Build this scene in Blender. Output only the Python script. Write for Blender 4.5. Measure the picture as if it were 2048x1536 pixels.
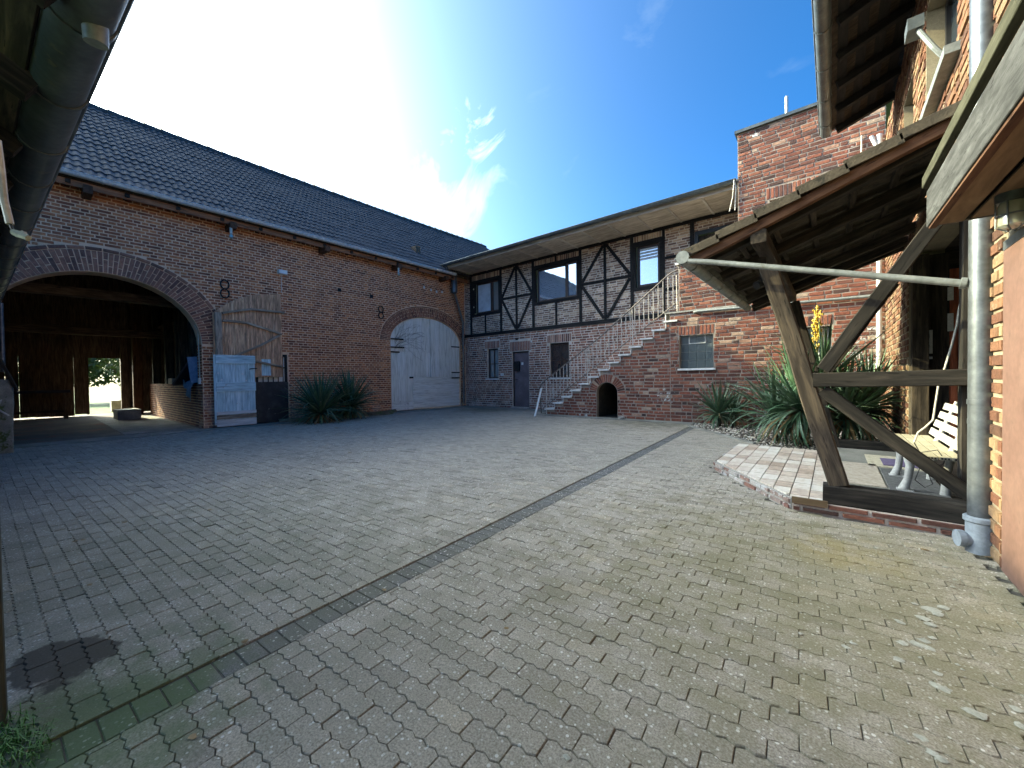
import bpy, bmesh, math, random
from mathutils import Vector as V, Matrix
from mathutils.geometry import tessellate_polygon
from math import sin, cos, tan, pi, radians, sqrt, atan2, hypot

rng = random.Random(11)
for o in list(bpy.data.objects):
    bpy.data.objects.remove(o)
sc = bpy.context.scene
col = sc.collection

# ------------------------------------------------------------------ camera
FOC, CH = 784.2, 1.1                       # focal length in photo pixels, camera height
yaw, pitch, roll = map(radians, (39.281, -.934, -.78))
cf = V((-sin(yaw) * cos(pitch), cos(yaw) * cos(pitch), sin(pitch)))
r0 = V((cos(yaw), sin(yaw), 0)); u0 = r0.cross(cf)
cr = r0 * cos(roll) + u0 * sin(roll); cu = -r0 * sin(roll) + u0 * cos(roll)
cam = bpy.data.objects.new('camera', bpy.data.cameras.new('camera'))
col.objects.link(cam)
cam.matrix_world = Matrix(((cr.x, cu.x, -cf.x, 0), (cr.y, cu.y, -cf.y, 0), (cr.z, cu.z, -cf.z, CH), (0, 0, 0, 1)))
cam.data.sensor_width = 36
cam.data.lens = 36 * FOC / 2048
cam.data.clip_start = .02
cam.data.clip_end = 600
sc.camera = cam
CO = V((0, 0, CH))

def ray(x, y): return cr * ((x - 1024) / FOC) - cu * ((y - 768) / FOC) + cf
def px(x, y, ax, v):                       # photo pixel -> point on an axis-aligned plane of the place
    d = ray(x, y); return CO + d * ((v - CO[ax]) / d[ax])
def proj(p):
    d = V(p) - CO; z = d.dot(cf)
    if z < .05: return (-1e5, -1e5, z)
    return (1024 + FOC * d.dot(cr) / z, 768 - FOC * d.dot(cu) / z, z)
def seen(p, m=30):
    x, y, z = proj(p); return z > 0 and -m < x < 2048 + m and -m < y < 1536 + m

# ------------------------------------------------------------------ light
SUN_EL, SUN_AZ = radians(26.5), atan2(-.97, -.25)      # azimuth measured from +Y towards +X
w = bpy.data.worlds.new('World'); sc.world = w; w.use_nodes = True
nt = w.node_tree; nt.nodes.clear()
def N(nt, t, _p=None, **inp):
    n = nt.nodes.new(t)
    for k, v in (_p or {}).items(): setattr(n, k, v)
    for k, v in inp.items():
        s = n.inputs[int(k[1:])] if k[0] == 'i' and k[1:].isdigit() else n.inputs[k.replace('_', ' ')]
        if hasattr(v, 'is_linked') or isinstance(v, bpy.types.NodeSocket): nt.links.new(v, s)
        elif isinstance(v, bpy.types.Node): nt.links.new(v.outputs[0], s)
        else: s.default_value = v
    return n
sky = N(nt, 'ShaderNodeTexSky', dict(sky_type='NISHITA', sun_disc=False, sun_elevation=SUN_EL, sun_rotation=SUN_AZ,
        air_density=.5, dust_density=5.0, ozone_density=6.0))
gm = N(nt, 'ShaderNodeGamma', Color=sky, Gamma=1.2)
hs = N(nt, 'ShaderNodeHueSaturation', Hue=.5, Saturation=1.2, Value=.8, Color=gm)
tc = N(nt, 'ShaderNodeTexCoord')
# thin cirrus over the whole sky, with one thicker wisp
mp = N(nt, 'ShaderNodeMapping', i0=tc.outputs['Generated'], Rotation=(.3, .5, .9), Scale=(1.0, 3.2, 2.2))
n1 = N(nt, 'ShaderNodeTexNoise', Vector=mp, Scale=2.6, Detail=9, Roughness=.58, Distortion=.7)
r1 = N(nt, 'ShaderNodeMapRange', Value=n1.outputs[0], i1=.62, i2=.9, i3=0.0, i4=.06)
wd = ray(945, 275).normalized()
dist = N(nt, 'ShaderNodeVectorMath', dict(operation='DISTANCE'), i0=tc.outputs['Generated'], i1=wd)
n2 = N(nt, 'ShaderNodeTexNoise', Vector=mp, Scale=4.0, Detail=6, Roughness=.55, Distortion=1.6)
rd = N(nt, 'ShaderNodeMapRange', Value=dist.outputs['Value'], i1=.02, i2=.17, i3=.34, i4=-.05)
ad = N(nt, 'ShaderNodeMath', dict(operation='ADD'), i0=n2.outputs[0], i1=rd)
r2 = N(nt, 'ShaderNodeMapRange', Value=ad, i1=.78, i2=1.08, i3=0.0, i4=.5)
wd2 = ray(880, 420).normalized()
dist2 = N(nt, 'ShaderNodeVectorMath', dict(operation='DISTANCE'), i0=tc.outputs['Generated'], i1=wd2)
rd2 = N(nt, 'ShaderNodeMapRange', Value=dist2.outputs['Value'], i1=.02, i2=.26, i3=.30, i4=-.1)
ad2 = N(nt, 'ShaderNodeMath', dict(operation='ADD'), i0=n1.outputs[0], i1=rd2)
r3 = N(nt, 'ShaderNodeMapRange', Value=ad2, i1=.68, i2=1.0, i3=0.0, i4=.5)
mx0 = N(nt, 'ShaderNodeMath', dict(operation='MAXIMUM'), i0=r1, i1=r2)
mx = N(nt, 'ShaderNodeMath', dict(operation='MAXIMUM'), i0=mx0, i1=r3)
cl = N(nt, 'ShaderNodeMix', dict(data_type='RGBA'))
nt.links.new(mx.outputs[0], cl.inputs['Factor']); nt.links.new(hs.outputs[0], cl.inputs[6])
cl.inputs[7].default_value = (4.6, 4.9, 5.2, 1)
bg = N(nt, 'ShaderNodeBackground', Color=cl.outputs[2], Strength=.12)
N(nt, 'ShaderNodeOutputWorld', Surface=bg)
sl = bpy.data.lights.new('sun', 'SUN'); sl.energy = 2.0; sl.angle = radians(.5); sl.color = (1, .9, .72)
so = bpy.data.objects.new('sun', sl); col.objects.link(so)
sd = V((sin(SUN_AZ) * cos(SUN_EL), cos(SUN_AZ) * cos(SUN_EL), sin(SUN_EL)))
so.rotation_euler = sd.to_track_quat('Z', 'Y').to_euler(); so.location = sd * 40
sc.render.engine = 'CYCLES'
sc.cycles.max_bounces = 5; sc.cycles.diffuse_bounces = 3; sc.cycles.glossy_bounces = 2
sc.view_settings.view_transform = 'Standard'; sc.view_settings.look = 'None'
# the camera's own white balance (the yard was shot in open shade)
sc.view_settings.use_white_balance = True; sc.view_settings.white_balance_temperature = 8000; sc.view_settings.white_balance_tint = -11
sc.view_settings.gamma = 1; sc.view_settings.exposure = 2.68
try: sc.view_settings.use_curve_mapping = False
except Exception: pass

# ------------------------------------------------------------------ materials
def newmat(name):
    m = bpy.data.materials.new(name); m.use_nodes = True; m.node_tree.nodes.clear(); return m, m.node_tree
def c4(c): return (c[0], c[1], c[2], 1)
def ramp(nt, fac, stops, interp='LINEAR'):
    n = N(nt, 'ShaderNodeValToRGB'); nt.links.new(fac, n.inputs[0]); cr_ = n.color_ramp; cr_.interpolation = interp
    while len(cr_.elements) < len(stops): cr_.elements.new(.5)
    for e, (p, c) in zip(cr_.elements, stops): e.position = p; e.color = c4(c)
    return n.outputs[0]
def mixc(nt, f, a, b, mode='MIX'):
    n = N(nt, 'ShaderNodeMix', dict(data_type='RGBA', blend_type=mode))
    for s, v in ((n.inputs[0], f), (n.inputs[6], a), (n.inputs[7], b)):
        if isinstance(v, (int, float)): s.default_value = v
        elif isinstance(v, (tuple, list)): s.default_value = c4(v)
        else: nt.links.new(v, s)
    return n.outputs[2]
def mrange(nt, v, a, b, c=0., d=1.):
    n = N(nt, 'ShaderNodeMapRange', i1=a, i2=b, i3=c, i4=d); nt.links.new(v, n.inputs[0]); return n.outputs[0]
def tnoise(nt, vec, scale, detail=3, rough=.55, dist=0.):
    n = N(nt, 'ShaderNodeTexNoise', Scale=scale, Detail=detail, Roughness=rough, Distortion=dist)
    if vec is not None: nt.links.new(vec, n.inputs['Vector'])
    return n.outputs[0]
def math_(nt, op, a, b=0.):
    n = N(nt, 'ShaderNodeMath', dict(operation=op))
    for s, v in ((n.inputs[0], a), (n.inputs[1], b)):
        if isinstance(v, (int, float)): s.default_value = v
        else: nt.links.new(v, s)
    return n.outputs[0]
def unirand(nt, g):
    oi = N(nt, 'ShaderNodeObjectInfo')
    return math_(nt, 'FRACT', math_(nt, 'ADD', oi.outputs['Random'], g.outputs['Random Per Island']))
def finish(nt, colr, rough=.8, metal=0., height=None, bstr=.3, bdist=.01, spec=.4):
    b = N(nt, 'ShaderNodeBsdfPrincipled', Metallic=metal)
    b.inputs['Specular IOR Level'].default_value = spec
    for k, v in (('Base Color', colr), ('Roughness', rough)):
        if isinstance(v, (int, float)): b.inputs[k].default_value = v
        elif isinstance(v, (tuple, list)): b.inputs[k].default_value = c4(v)
        else: nt.links.new(v, b.inputs[k])
    if height is not None:
        bp = N(nt, 'ShaderNodeBump', Strength=bstr, Distance=bdist); nt.links.new(height, bp.inputs['Height'])
        nt.links.new(bp.outputs[0], b.inputs['Normal'])
    N(nt, 'ShaderNodeOutputMaterial', Surface=b)
def m_plain(name, a, b=None, rough=.8, metal=0., scale=6., fine=60., bump=.25, spots=None, spec=.4, bdist=.006, gen=None):
    m, nt = newmat(name); g = N(nt, 'ShaderNodeNewGeometry'); p = g.outputs['Position']
    b = b or tuple(x * 1.35 for x in a); a2 = tuple(x * .75 for x in a)
    n = tnoise(nt, p, scale, 4, .6); f = tnoise(nt, p, fine, 2, .6)
    c = ramp(nt, n, [(.28, a2), (.5, a), (.72, b)])
    c = mixc(nt, .5, c, ramp(nt, f, [(.3, (.35, .35, .35)), (.7, (.65, .65, .65))]), 'OVERLAY')
    if spots: c = mixc(nt, mrange(nt, tnoise(nt, p, spots[1], 5, .65), spots[2], spots[2] + .07), c, spots[0])
    finish(nt, c, rough, metal, f, bump, bdist, spec); return m
def m_brick(name, stops, white=None, rough=.9, grime=.5, bloom=False):
    m, nt = newmat(name); g = N(nt, 'ShaderNodeNewGeometry'); p = g.outputs['Position']
    c = ramp(nt, unirand(nt, g), stops)
    n = tnoise(nt, p, 2.2, 3, .6); f = tnoise(nt, p, 45, 3, .7); f2 = tnoise(nt, p, 16, 3, .6)
    c = mixc(nt, .8, c, ramp(nt, f2, [(.25, (.3, .3, .3)), (.5, (.5, .5, .5)), (.75, (.72, .7, .66))]), 'OVERLAY')
    c = mixc(nt, grime, c, ramp(nt, n, [(.3, (.36, .35, .34)), (.7, (.62, .6, .58))]), 'OVERLAY')
    c = mixc(nt, .35, c, ramp(nt, f, [(.3, (.3, .3, .3)), (.7, (.7, .7, .7))]), 'OVERLAY')
    if white:
        col_, amt = white
        wz = mrange(nt, tnoise(nt, p, 1.3, 3, .5), .50, .68, 0, .22)
        wn = math_(nt, 'ADD', tnoise(nt, p, 9, 5, .75), wz)
        c = mixc(nt, mrange(nt, wn, amt, amt + .05, 0, .85), c, col_)
    if bloom:                                   # rain streaks, and salt bloom low on the wall
        mp = N(nt, 'ShaderNodeMapping', Scale=(2.2, 2.2, .22)); nt.links.new(p, mp.inputs[0])
        st_ = tnoise(nt, mp.outputs[0], 1.6, 4, .6)
        c = mixc(nt, .55, c, ramp(nt, st_, [(.3, (.34, .34, .35)), (.7, (.62, .61, .60))]), 'OVERLAY')
        sx = N(nt, 'ShaderNodeSeparateXYZ'); nt.links.new(p, sx.inputs[0])
        lo = mrange(nt, sx.outputs[2], .1, 1.3, .12, -.12)
        c = mixc(nt, mrange(nt, math_(nt, 'ADD', tnoise(nt, p, 2.7, 5, .65), lo), .56, .74, 0, .55), c, (.50, .45, .41))
    h = math_(nt, 'ADD', f, f2)
    finish(nt, c, rough, 0, h, .7, .008, .25); return m
def m_wood(name, c1, c2, c3=None, rough=.85, stretch=9., scale=3., bump=.4, crack=True, peel=None):
    m, nt = newmat(name); tcn = N(nt, 'ShaderNodeTexCoord'); oi = N(nt, 'ShaderNodeObjectInfo')
    mp = N(nt, 'ShaderNodeMapping', i0=tcn.outputs['Object'], Scale=(1, stretch, stretch))
    off = N(nt, 'ShaderNodeVectorMath', dict(operation='SCALE'), i0=(7.3, 3.1, 5.7)); nt.links.new(oi.outputs['Random'], off.inputs['Scale'])
    ad = N(nt, 'ShaderNodeVectorMath', dict(operation='ADD'), i0=mp, i1=off)
    n = tnoise(nt, ad.outputs[0], scale, 7, .62, .4); big = tnoise(nt, ad.outputs[0], scale * .25, 4, .6)
    c3 = c3 or tuple(x * 1.5 for x in c2)
    c = ramp(nt, n, [(.25, tuple(x * .55 for x in c1)), (.42, c1), (.58, c2), (.78, c3)])
    c = mixc(nt, .6, c, ramp(nt, big, [(.3, (.33, .33, .33)), (.7, (.66, .66, .66))]), 'OVERLAY')
    c = mixc(nt, .5, c, ramp(nt, oi.outputs['Random'], [(0, (.38, .38, .38)), (1, (.62, .62, .62))]), 'OVERLAY')
    if crack:
        ck = mrange(nt, tnoise(nt, ad.outputs[0], scale * 2.2, 3, .5), .30, .36, .75, 0)
        c = mixc(nt, ck, c, tuple(x * .12 for x in c1))
    if peel:
        g2 = N(nt, 'ShaderNodeNewGeometry'); pn_ = tnoise(nt, g2.outputs['Position'], peel[1], 5, .7); sz_ = N(nt, 'ShaderNodeSeparateXYZ'); nt.links.new(g2.outputs['Position'], sz_.inputs[0])
        c = mixc(nt, mrange(nt, math_(nt, 'ADD', pn_, mrange(nt, sz_.outputs[2], 0., 1.2, .10, 0.)), peel[2], peel[2] + .06, 0, .75), c, peel[0])
    finish(nt, c, rough, 0, n, bump, .008, .25); return m
def m_glass(name, tint=(.25, .33, .42), f=.5, rough=.03):
    m, nt = newmat(name); g = N(nt, 'ShaderNodeNewGeometry')
    n = tnoise(nt, g.outputs['Position'], 3.0, 2, .5)
    bp = N(nt, 'ShaderNodeBump', Strength=.03, Distance=.02); nt.links.new(n, bp.inputs['Height'])
    a = N(nt, 'ShaderNodeBsdfDiffuse', Color=c4(tint)); b = N(nt, 'ShaderNodeBsdfGlossy', Color=(.95, .97, 1, 1), Roughness=rough, Normal=bp)
    mxs = N(nt, 'ShaderNodeMixShader', Fac=f, i1=a, i2=b)
    N(nt, 'ShaderNodeOutputMaterial', Surface=mxs); return m

M = {}
M['barn_brick'] = m_brick('barn_brick', [(0, (.17, .062, .036)), (.2, (.27, .096, .05)), (.5, (.36, .132, .064)), (.8, (.44, .168, .075)), (1, (.52, .205, .088))], grime=.5, bloom=True)
M['arch_brick'] = m_brick('arch_brick', [(0, (.13, .065, .05)), (.5, (.23, .11, .078)), (1, (.33, .15, .095))], grime=.6)
M['house_brick'] = m_brick('house_brick', [(0, (0.123, 0.0608, 0.051)), (.15, (0.19, 0.0862, 0.0651)), (.5, (0.269, 0.122, 0.088)), (.85, (0.336, 0.162, 0.114)), (1, (0.47, 0.294, 0.22))], white=((0.672, 0.559, 0.466), .84), bloom=True)
M['infill_brick'] = m_brick('infill_brick', [(0, (0.114, 0.0711, 0.0583)), (.3, (0.194, 0.113, 0.0865)), (.55, (0.275, 0.171, 0.126)), (.78, (0.389, 0.273, 0.198)), (1, (0.59, 0.449, 0.335))], white=((0.635, 0.554, 0.449), .84))
M['stair_brick'] = m_brick('stair_brick', [(0, (0.0572, 0.0375, 0.0358)), (.1, (0.106, 0.0492, 0.0402)), (.35, (0.163, 0.0608, 0.0447)), (.7, (0.22, 0.0787, 0.0537)), (.93, (0.27, 0.116, 0.076)), (1, (0.376, 0.295, 0.233))], white=((0.613, 0.661, 0.653), .74))
M['right_brick'] = m_brick('right_brick', [(0, (0.0661, 0.0356, 0.0254)), (.3, (0.127, 0.0559, 0.0356)), (.6, (0.162, 0.0861, 0.0508)), (1, (0.224, 0.157, 0.0968))], white=((0.254, 0.213, 0.153), .76))
M['mortar_tan'] = m_plain('mortar_tan', (.70, .45, .29), (.76, .51, .34), .95, scale=3, fine=90, bump=.6)
M['mortar_grey'] = m_plain('mortar_grey', (0.589, 0.514, 0.437), (0.786, 0.677, 0.589), .95, scale=3, fine=90, bump=.6)
M['mortar_annex'] = m_plain('mortar_annex', (.30, .25, .21), (.38, .32, .27), .95, scale=3, fine=90, bump=.6)
M['mortar_yellow'] = m_plain('mortar_yellow', (0.208, 0.174, 0.119), (0.248, 0.208, 0.149), .95, scale=3, fine=90, bump=.6)
M['roof_tile'] = m_plain('roof_tile', (0.0609, 0.0623, 0.0694), (0.0944, 0.0957, 0.104), .85, scale=5, fine=70, bump=.25, spots=((0.609, 0.58, 0.507), 7, .70), spec=.3)
M['old_tile'] = m_plain('old_tile', (0.052, 0.042, 0.03), (0.084, 0.068, 0.048), .9, scale=9, fine=60, bump=.5, spots=((0.02, 0.018, 0.014), 14, .58))
M['zinc'] = m_plain('zinc', (0.13, 0.144, 0.158), (0.173, 0.187, 0.202), .42, .6, scale=9, fine=30, bump=.05)
M['zinc_light'] = m_plain('zinc_light', (.50, .53, .54), (.6, .63, .64), .5, .1, scale=12, fine=40, bump=.05)
M['plate_wood'] = m_wood('plate_wood', (.22, .10, .055), (.33, .16, .09), (.4, .22, .13), crack=False)
M['zinc_dark'] = m_plain('zinc_dark', (.10, .115, .12), (.15, .165, .165), .45, .4, scale=6, fine=30, bump=.05, spots=((.17, .155, .12), 8, .62))
M['zinc_pale'] = m_plain('zinc_pale', (0.203, 0.219, 0.214), (0.259, 0.275, 0.264), .5, .25, scale=12, fine=40, bump=.06, spots=((0.124, 0.124, 0.107), 10, .64))
M['pvc_grey'] = m_plain('pvc_grey', (.22, .25, .28), (.27, .30, .33), .5, 0, scale=8, fine=40, bump=.05)
M['black_iron'] = m_plain('black_iron', (.018, .017, .017), (.04, .03, .025), .7, .3, scale=14)
M['rail_iron'] = m_plain('rail_iron', (0.491, 0.45, 0.41), (0.654, 0.614, 0.573), .65, .1, scale=14, spots=((0.218, 0.122, 0.0816), 30, .57))
M['handrail_iron'] = m_plain('handrail_iron', (.13, .11, .10), (.2, .17, .15), .6, .2, scale=14)
M['old_beam'] = m_wood('old_beam', (0.0139, 0.0124, 0.0109), (0.0295, 0.0254, 0.0211), (0.062, 0.0512, 0.0403))
M['old_post'] = m_wood('old_post', (0.0295, 0.0232, 0.0177), (0.063, 0.0485, 0.0346), (0.127, 0.093, 0.0591))
M['dark_beam'] = m_wood('dark_beam', (.020, .016, .013), (.045, .034, .026), (.08, .06, .045))
M['barn_wood'] = m_wood('barn_wood', (.075, .052, .036), (.14, .10, .07), (.22, .165, .12))
M['timber_black'] = m_wood('timber_black', (.011, .011, .012), (.018, .017, .018), (.035, .032, .032), crack=False)
M['brown_board'] = m_wood('brown_board', (0.393, 0.221, 0.128), (0.69, 0.402, 0.232), (0.85, 0.702, 0.45))
M['brown_brace'] = m_wood('brown_brace', (0.218, 0.16, 0.114), (0.353, 0.269, 0.193), (0.504, 0.42, 0.336))
M['red_beam'] = m_wood('red_beam', (0.063, 0.0294, 0.0168), (0.105, 0.0525, 0.0294), (0.14, 0.084, 0.049))
M['grey_fascia'] = m_wood('grey_fascia', (0.0402, 0.0402, 0.0388), (0.067, 0.067, 0.0656), (0.112, 0.116, 0.116), stretch=7, scale=5)
M['moss_fascia'] = m_wood('moss_fascia', (0.0421, 0.0408, 0.0239), (0.0647, 0.0619, 0.0394), (0.09, 0.087, 0.0619), stretch=7, scale=5)
M['ply'] = m_wood('ply', (0.132, 0.0882, 0.049), (0.186, 0.127, 0.0735), (0.22, 0.162, 0.098), stretch=6, scale=2, crack=False)
M['soffit'] = m_wood('soffit', (0.382, 0.326, 0.264), (0.52, 0.442, 0.36), (0.614, 0.54, 0.44), stretch=8, scale=3, crack=False)
M['soffit_batten'] = m_wood('soffit_batten', (0.428, 0.391, 0.353), (0.529, 0.479, 0.428), stretch=6, crack=False)
M['gate_board'] = m_wood('gate_board', (.66, .64, .58), (.80, .78, .72), (.84, .82, .77), stretch=14, scale=2.2, bump=.3, peel=((.36, .33, .30), 5, .70), crack=False)
M['blue_board'] = m_wood('blue_board', (0.414, 0.552, 0.577), (0.587, 0.725, 0.74), (0.793, 0.85, 0.85), stretch=10, scale=3, bump=.3, crack=False, peel=((.34, .31, .28), 7, .66))
M['white_board'] = m_wood('white_board', (.55, .54, .52), (.66, .65, .63), (.72, .71, .69), stretch=10, crack=False)
M['black_sheet'] = m_plain('black_sheet', (.02, .021, .023), (.045, .045, .048), .55, scale=5, fine=30, spots=((.3, .3, .3), 12, .66))
M['white_paint'] = m_plain('white_paint', (.68, .67, .64), (.76, .75, .72), .7, bump=.05)
M['purple_door'] = m_plain('purple_door', (0.15, 0.111, 0.117), (0.208, 0.156, 0.163), .6, scale=3, fine=30, bump=.1)
M['pink_door'] = m_plain('pink_door', (0.147, 0.0835, 0.0673), (0.166, 0.0994, 0.0792), .55, scale=2.5, fine=25, bump=.05, spots=((0.0871, 0.0515, 0.0436), 5, .66))
M['red_wood'] = m_wood('red_wood', (.22, .06, .03), (.32, .09, .045), (.42, .14, .07), stretch=10, crack=False)
M['brown_frame'] = m_plain('brown_frame', (.05, .028, .022), (.075, .042, .032), .5, bump=.05)
M['dark_frame'] = m_plain('dark_frame', (.014, .014, .016), (.022, .021, .023), .45, bump=.05)
M['concrete'] = m_plain('concrete', (.20, .195, .17), (.29, .28, .25), .9, scale=2.5, fine=60, bump=.3, spots=((.10, .11, .06), 3.5, .60))
M['stone'] = m_plain('stone', (.30, .285, .26), (.42, .40, .37), .9, scale=6, fine=60, bump=.4)
M['marble'] = m_plain('marble', (0.688, 0.675, 0.65), (0.825, 0.812, 0.775), .6, scale=7, bump=.1)
M['barn_floor'] = m_plain('barn_floor', (0.14, 0.105, 0.084), (0.224, 0.168, 0.133), .95, scale=1.2, fine=40, bump=.4, spots=((0.21, 0.098, 0.063), 1.4, .55))
M['soil'] = m_plain('soil', (.05, .042, .032), (.085, .07, .05), .95, scale=8, fine=80, bump=.6)
M['bed_soil'] = m_plain('bed_soil', (.12, .095, .06), (.2, .17, .11), .95, scale=5, fine=70, bump=.6, spots=((.08, .10, .03), 4, .54))
M['grass_ground'] = m_plain('grass_ground', (.07, .12, .025), (.13, .19, .045), .95, scale=4, fine=40, bump=.5)
M['leaf_green'] = m_plain('leaf_green', (0.0585, 0.121, 0.0624), (0.107, 0.186, 0.0878), .5, scale=9, fine=50, bump=.1, spec=.5)
M['leaf_pale'] = m_plain('leaf_pale', (0.101, 0.155, 0.0945), (0.162, 0.223, 0.149), .5, scale=9, fine=50, bump=.1, spec=.5)
M['grass_blade'] = m_plain('grass_blade', (.07, .17, .025), (.13, .26, .05), .6, scale=40, bump=.1)
M['leaf_dry'] = m_plain('leaf_dry', (.20, .135, .06), (.30, .21, .10), .85, scale=9)
M['flower'] = m_plain('flower', (.62, .42, .07), (.75, .58, .16), .8, scale=20)
M['tree_leaf'] = m_plain('tree_leaf', (.05, .085, .03), (.09, .14, .045), .7, scale=3)
M['bark'] = m_plain('bark', (.07, .055, .04), (.12, .1, .075), .95, scale=8, bump=.6)
M['pebble'] = m_brick('pebble', [(0, (.28, .24, .19)), (.5, (.50, .45, .38)), (1, (.72, .68, .62))], grime=.2)
M['platform_tile'] = m_brick('platform_tile', [(0, (0.408, 0.31, 0.242)), (.12, (0.53, 0.428, 0.352)), (.6, (0.632, 0.557, 0.485)), (1, (0.714, 0.664, 0.595))], rough=.45, grime=.25)
M['grout'] = m_plain('grout', (.13, .11, .09), rough=.95, scale=12)
M['slat_white'] = m_plain('slat_white', (0.372, 0.341, 0.26), (0.422, 0.391, 0.31), .5, scale=8, bump=.05)
M['slat_bright'] = m_plain('slat_bright', (0.444, 0.438, 0.42), (0.48, 0.474, 0.456), .5, scale=8, bump=.05)
M['bench_leg'] = m_plain('bench_leg', (.36, .36, .35), (.44, .44, .43), .6, scale=9)
M['mat_grey'] = m_plain('mat_grey', (.10, .10, .10), (.14, .14, .14), .95, scale=30)
M['mat_beige'] = m_plain('mat_beige', (.42, .36, .29), (.48, .42, .35), .95, scale=18, bump=.4)
M['mat_cream'] = m_plain('mat_cream', (.50, .45, .33), (.58, .52, .40), .95, scale=25, bump=.6)
M['mat_purple'] = m_plain('mat_purple', (.14, .11, .20), (.18, .14, .26), .95, scale=25)
M['cable'] = m_plain('cable', (.55, .52, .45), (.62, .58, .5), .6, scale=20, bump=.02)
M['cable_dark'] = m_plain('cable_dark', (.05, .05, .05), rough=.6, bump=.02)
M['paper'] = m_plain('paper', (.55, .54, .52), (.62, .61, .58), .8, bump=.02)
M['card'] = m_plain('card', (.30, .29, .26), (.36, .35, .32), .9, bump=.05)
M['blue_cloth'] = m_plain('blue_cloth', (.16, .27, .40), (.24, .36, .50), .9, scale=10)
M['navy'] = m_plain('navy', (.012, .016, .035), (.02, .026, .05), .6, scale=10)
M['lamp_glass'] = m_glass('lamp_glass', (.30, .30, .22), .25, .15)
M['glass_sky'] = m_glass('glass_sky', (.30, .36, .44), .55, .02)
M['glass_dark'] = m_glass('glass_dark', (.02, .025, .03), .18, .04)
M['glass_grey'] = m_glass('glass_grey', (.17, .20, .20), .22, .08)
M['blind'] = m_plain('blind', (.50, .54, .60), (.58, .62, .68), .7, scale=4, bump=.02)
M['lichen'] = m_plain('lichen', (0.34, 0.34, 0.272), (0.408, 0.408, 0.34), .95, scale=30, fine=160)
M['moss_stone'] = m_plain('moss_stone', (.26, .25, .20), (.36, .35, .29), .95, scale=6, fine=50, bump=.6, spots=((.10, .12, .03), 7, .56))

def paver_mat(name, base, dark):
    m, nt = newmat(name); g = N(nt, 'ShaderNodeNewGeometry'); p = g.outputs['Position']
    sx = N(nt, 'ShaderNodeSeparateXYZ'); nt.links.new(p, sx.inputs[0]); X, Y = sx.outputs[0], sx.outputs[1]
    u = unirand(nt, g)
    c = ramp(nt, u, [(0, tuple(x * .72 for x in base)), (.1, tuple(x * .9 for x in base)), (.5, base), (.92, tuple(x * 1.07 for x in base)), (1, (base[0] * 1.2, base[1] * 1.16, base[2] * 1.1))])
    big = tnoise(nt, p, .9, 3, .6); mid = tnoise(nt, p, 5, 4, .65); fine = tnoise(nt, p, 150, 2, .7)
    c = mixc(nt, .45, c, ramp(nt, big, [(.3, (.40, .40, .39)), (.7, (.62, .61, .60))]), 'OVERLAY')
    c = mixc(nt, .3, c, ramp(nt, mid, [(.3, (.38, .38, .37)), (.7, (.62, .62, .60))]), 'OVERLAY')
    c = mixc(nt, .8, c, ramp(nt, fine, [(.32, (.2, .2, .2)), (.68, (.75, .75, .75))]), 'OVERLAY')
    # pale aggregate showing in the worn surface
    vo = N(nt, 'ShaderNodeTexVoronoi', dict(feature='F1'), Scale=62.); nt.links.new(p, vo.inputs['Vector'])
    vr = N(nt, 'ShaderNodeSeparateColor'); nt.links.new(vo.outputs['Color'], vr.inputs[0])
    sz = mrange(nt, vr.outputs[0], .30, 1., .05, .40)
    sp = mrange(nt, math_(nt, 'SUBTRACT', sz, vo.outputs['Distance']), 0, .06)
    c = mixc(nt, math_(nt, 'MULTIPLY', sp, mrange(nt, vr.outputs[1], .0, 1., .3, 1.)), c, (.80, .77, .68))
    # algae: ochre in front of the porch, green in the near left corner
    def zone(cx, cy, r, a=.25, b=1.0): 
        dx = math_(nt, 'SUBTRACT', X, cx); dy = math_(nt, 'SUBTRACT', Y, cy)
        d = math_(nt, 'SQRT', math_(nt, 'ADD', math_(nt, 'MULTIPLY', dx, dx), math_(nt, 'MULTIPLY', dy, dy)))
        return mrange(nt, math_(nt, 'ADD', math_(nt, 'DIVIDE', d, r), mrange(nt, mid, .25, .75, -.45, .45)), a, b, 1, 0)
    c = mixc(nt, math_(nt, 'MULTIPLY', zone(-.6, .6, 3.6), .4), c, (.155, .138, .078))  # olive algae around the camera, also painting in the eave's shade there
    c = mixc(nt, math_(nt, 'MULTIPLY', zone(.15, 2.7, 1.8), .4), c, (.135, .125, .035))
    c = mixc(nt, math_(nt, 'MULTIPLY', zone(.03, 3.1, .32), .3), c, (.30, .22, .05))
    c = mixc(nt, math_(nt, 'MULTIPLY', zone(-1.85, .10, .5), .7), c, (.075, .12, .03))
    c = mixc(nt, math_(nt, 'MULTIPLY', zone(-3.4, .3, 2.2), .28), c, (.085, .115, .07))
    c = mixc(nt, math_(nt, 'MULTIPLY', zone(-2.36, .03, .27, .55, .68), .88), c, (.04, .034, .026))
    c = mixc(nt, math_(nt, 'MULTIPLY', zone(-3.3, 9.4, 1.8), .55), c, (.10, .095, .05))
    c = mixc(nt, math_(nt, 'MULTIPLY', zone(-9.3, 10.1, 1.4), .6), c, (.09, .09, .045))
    hsum = math_(nt, 'ADD', fine, math_(nt, 'MULTIPLY', sp, .5))
    finish(nt, c, .85, 0, hsum, .5, .003, .3); return m
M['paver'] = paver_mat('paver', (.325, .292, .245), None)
M['drain_stone'] = paver_mat('drain_stone', (.12, .12, .118), None)
M['joint'] = m_plain('joint', (.075, .068, .054), (.12, .105, .08), .95, scale=10, fine=120, bump=.5)

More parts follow.
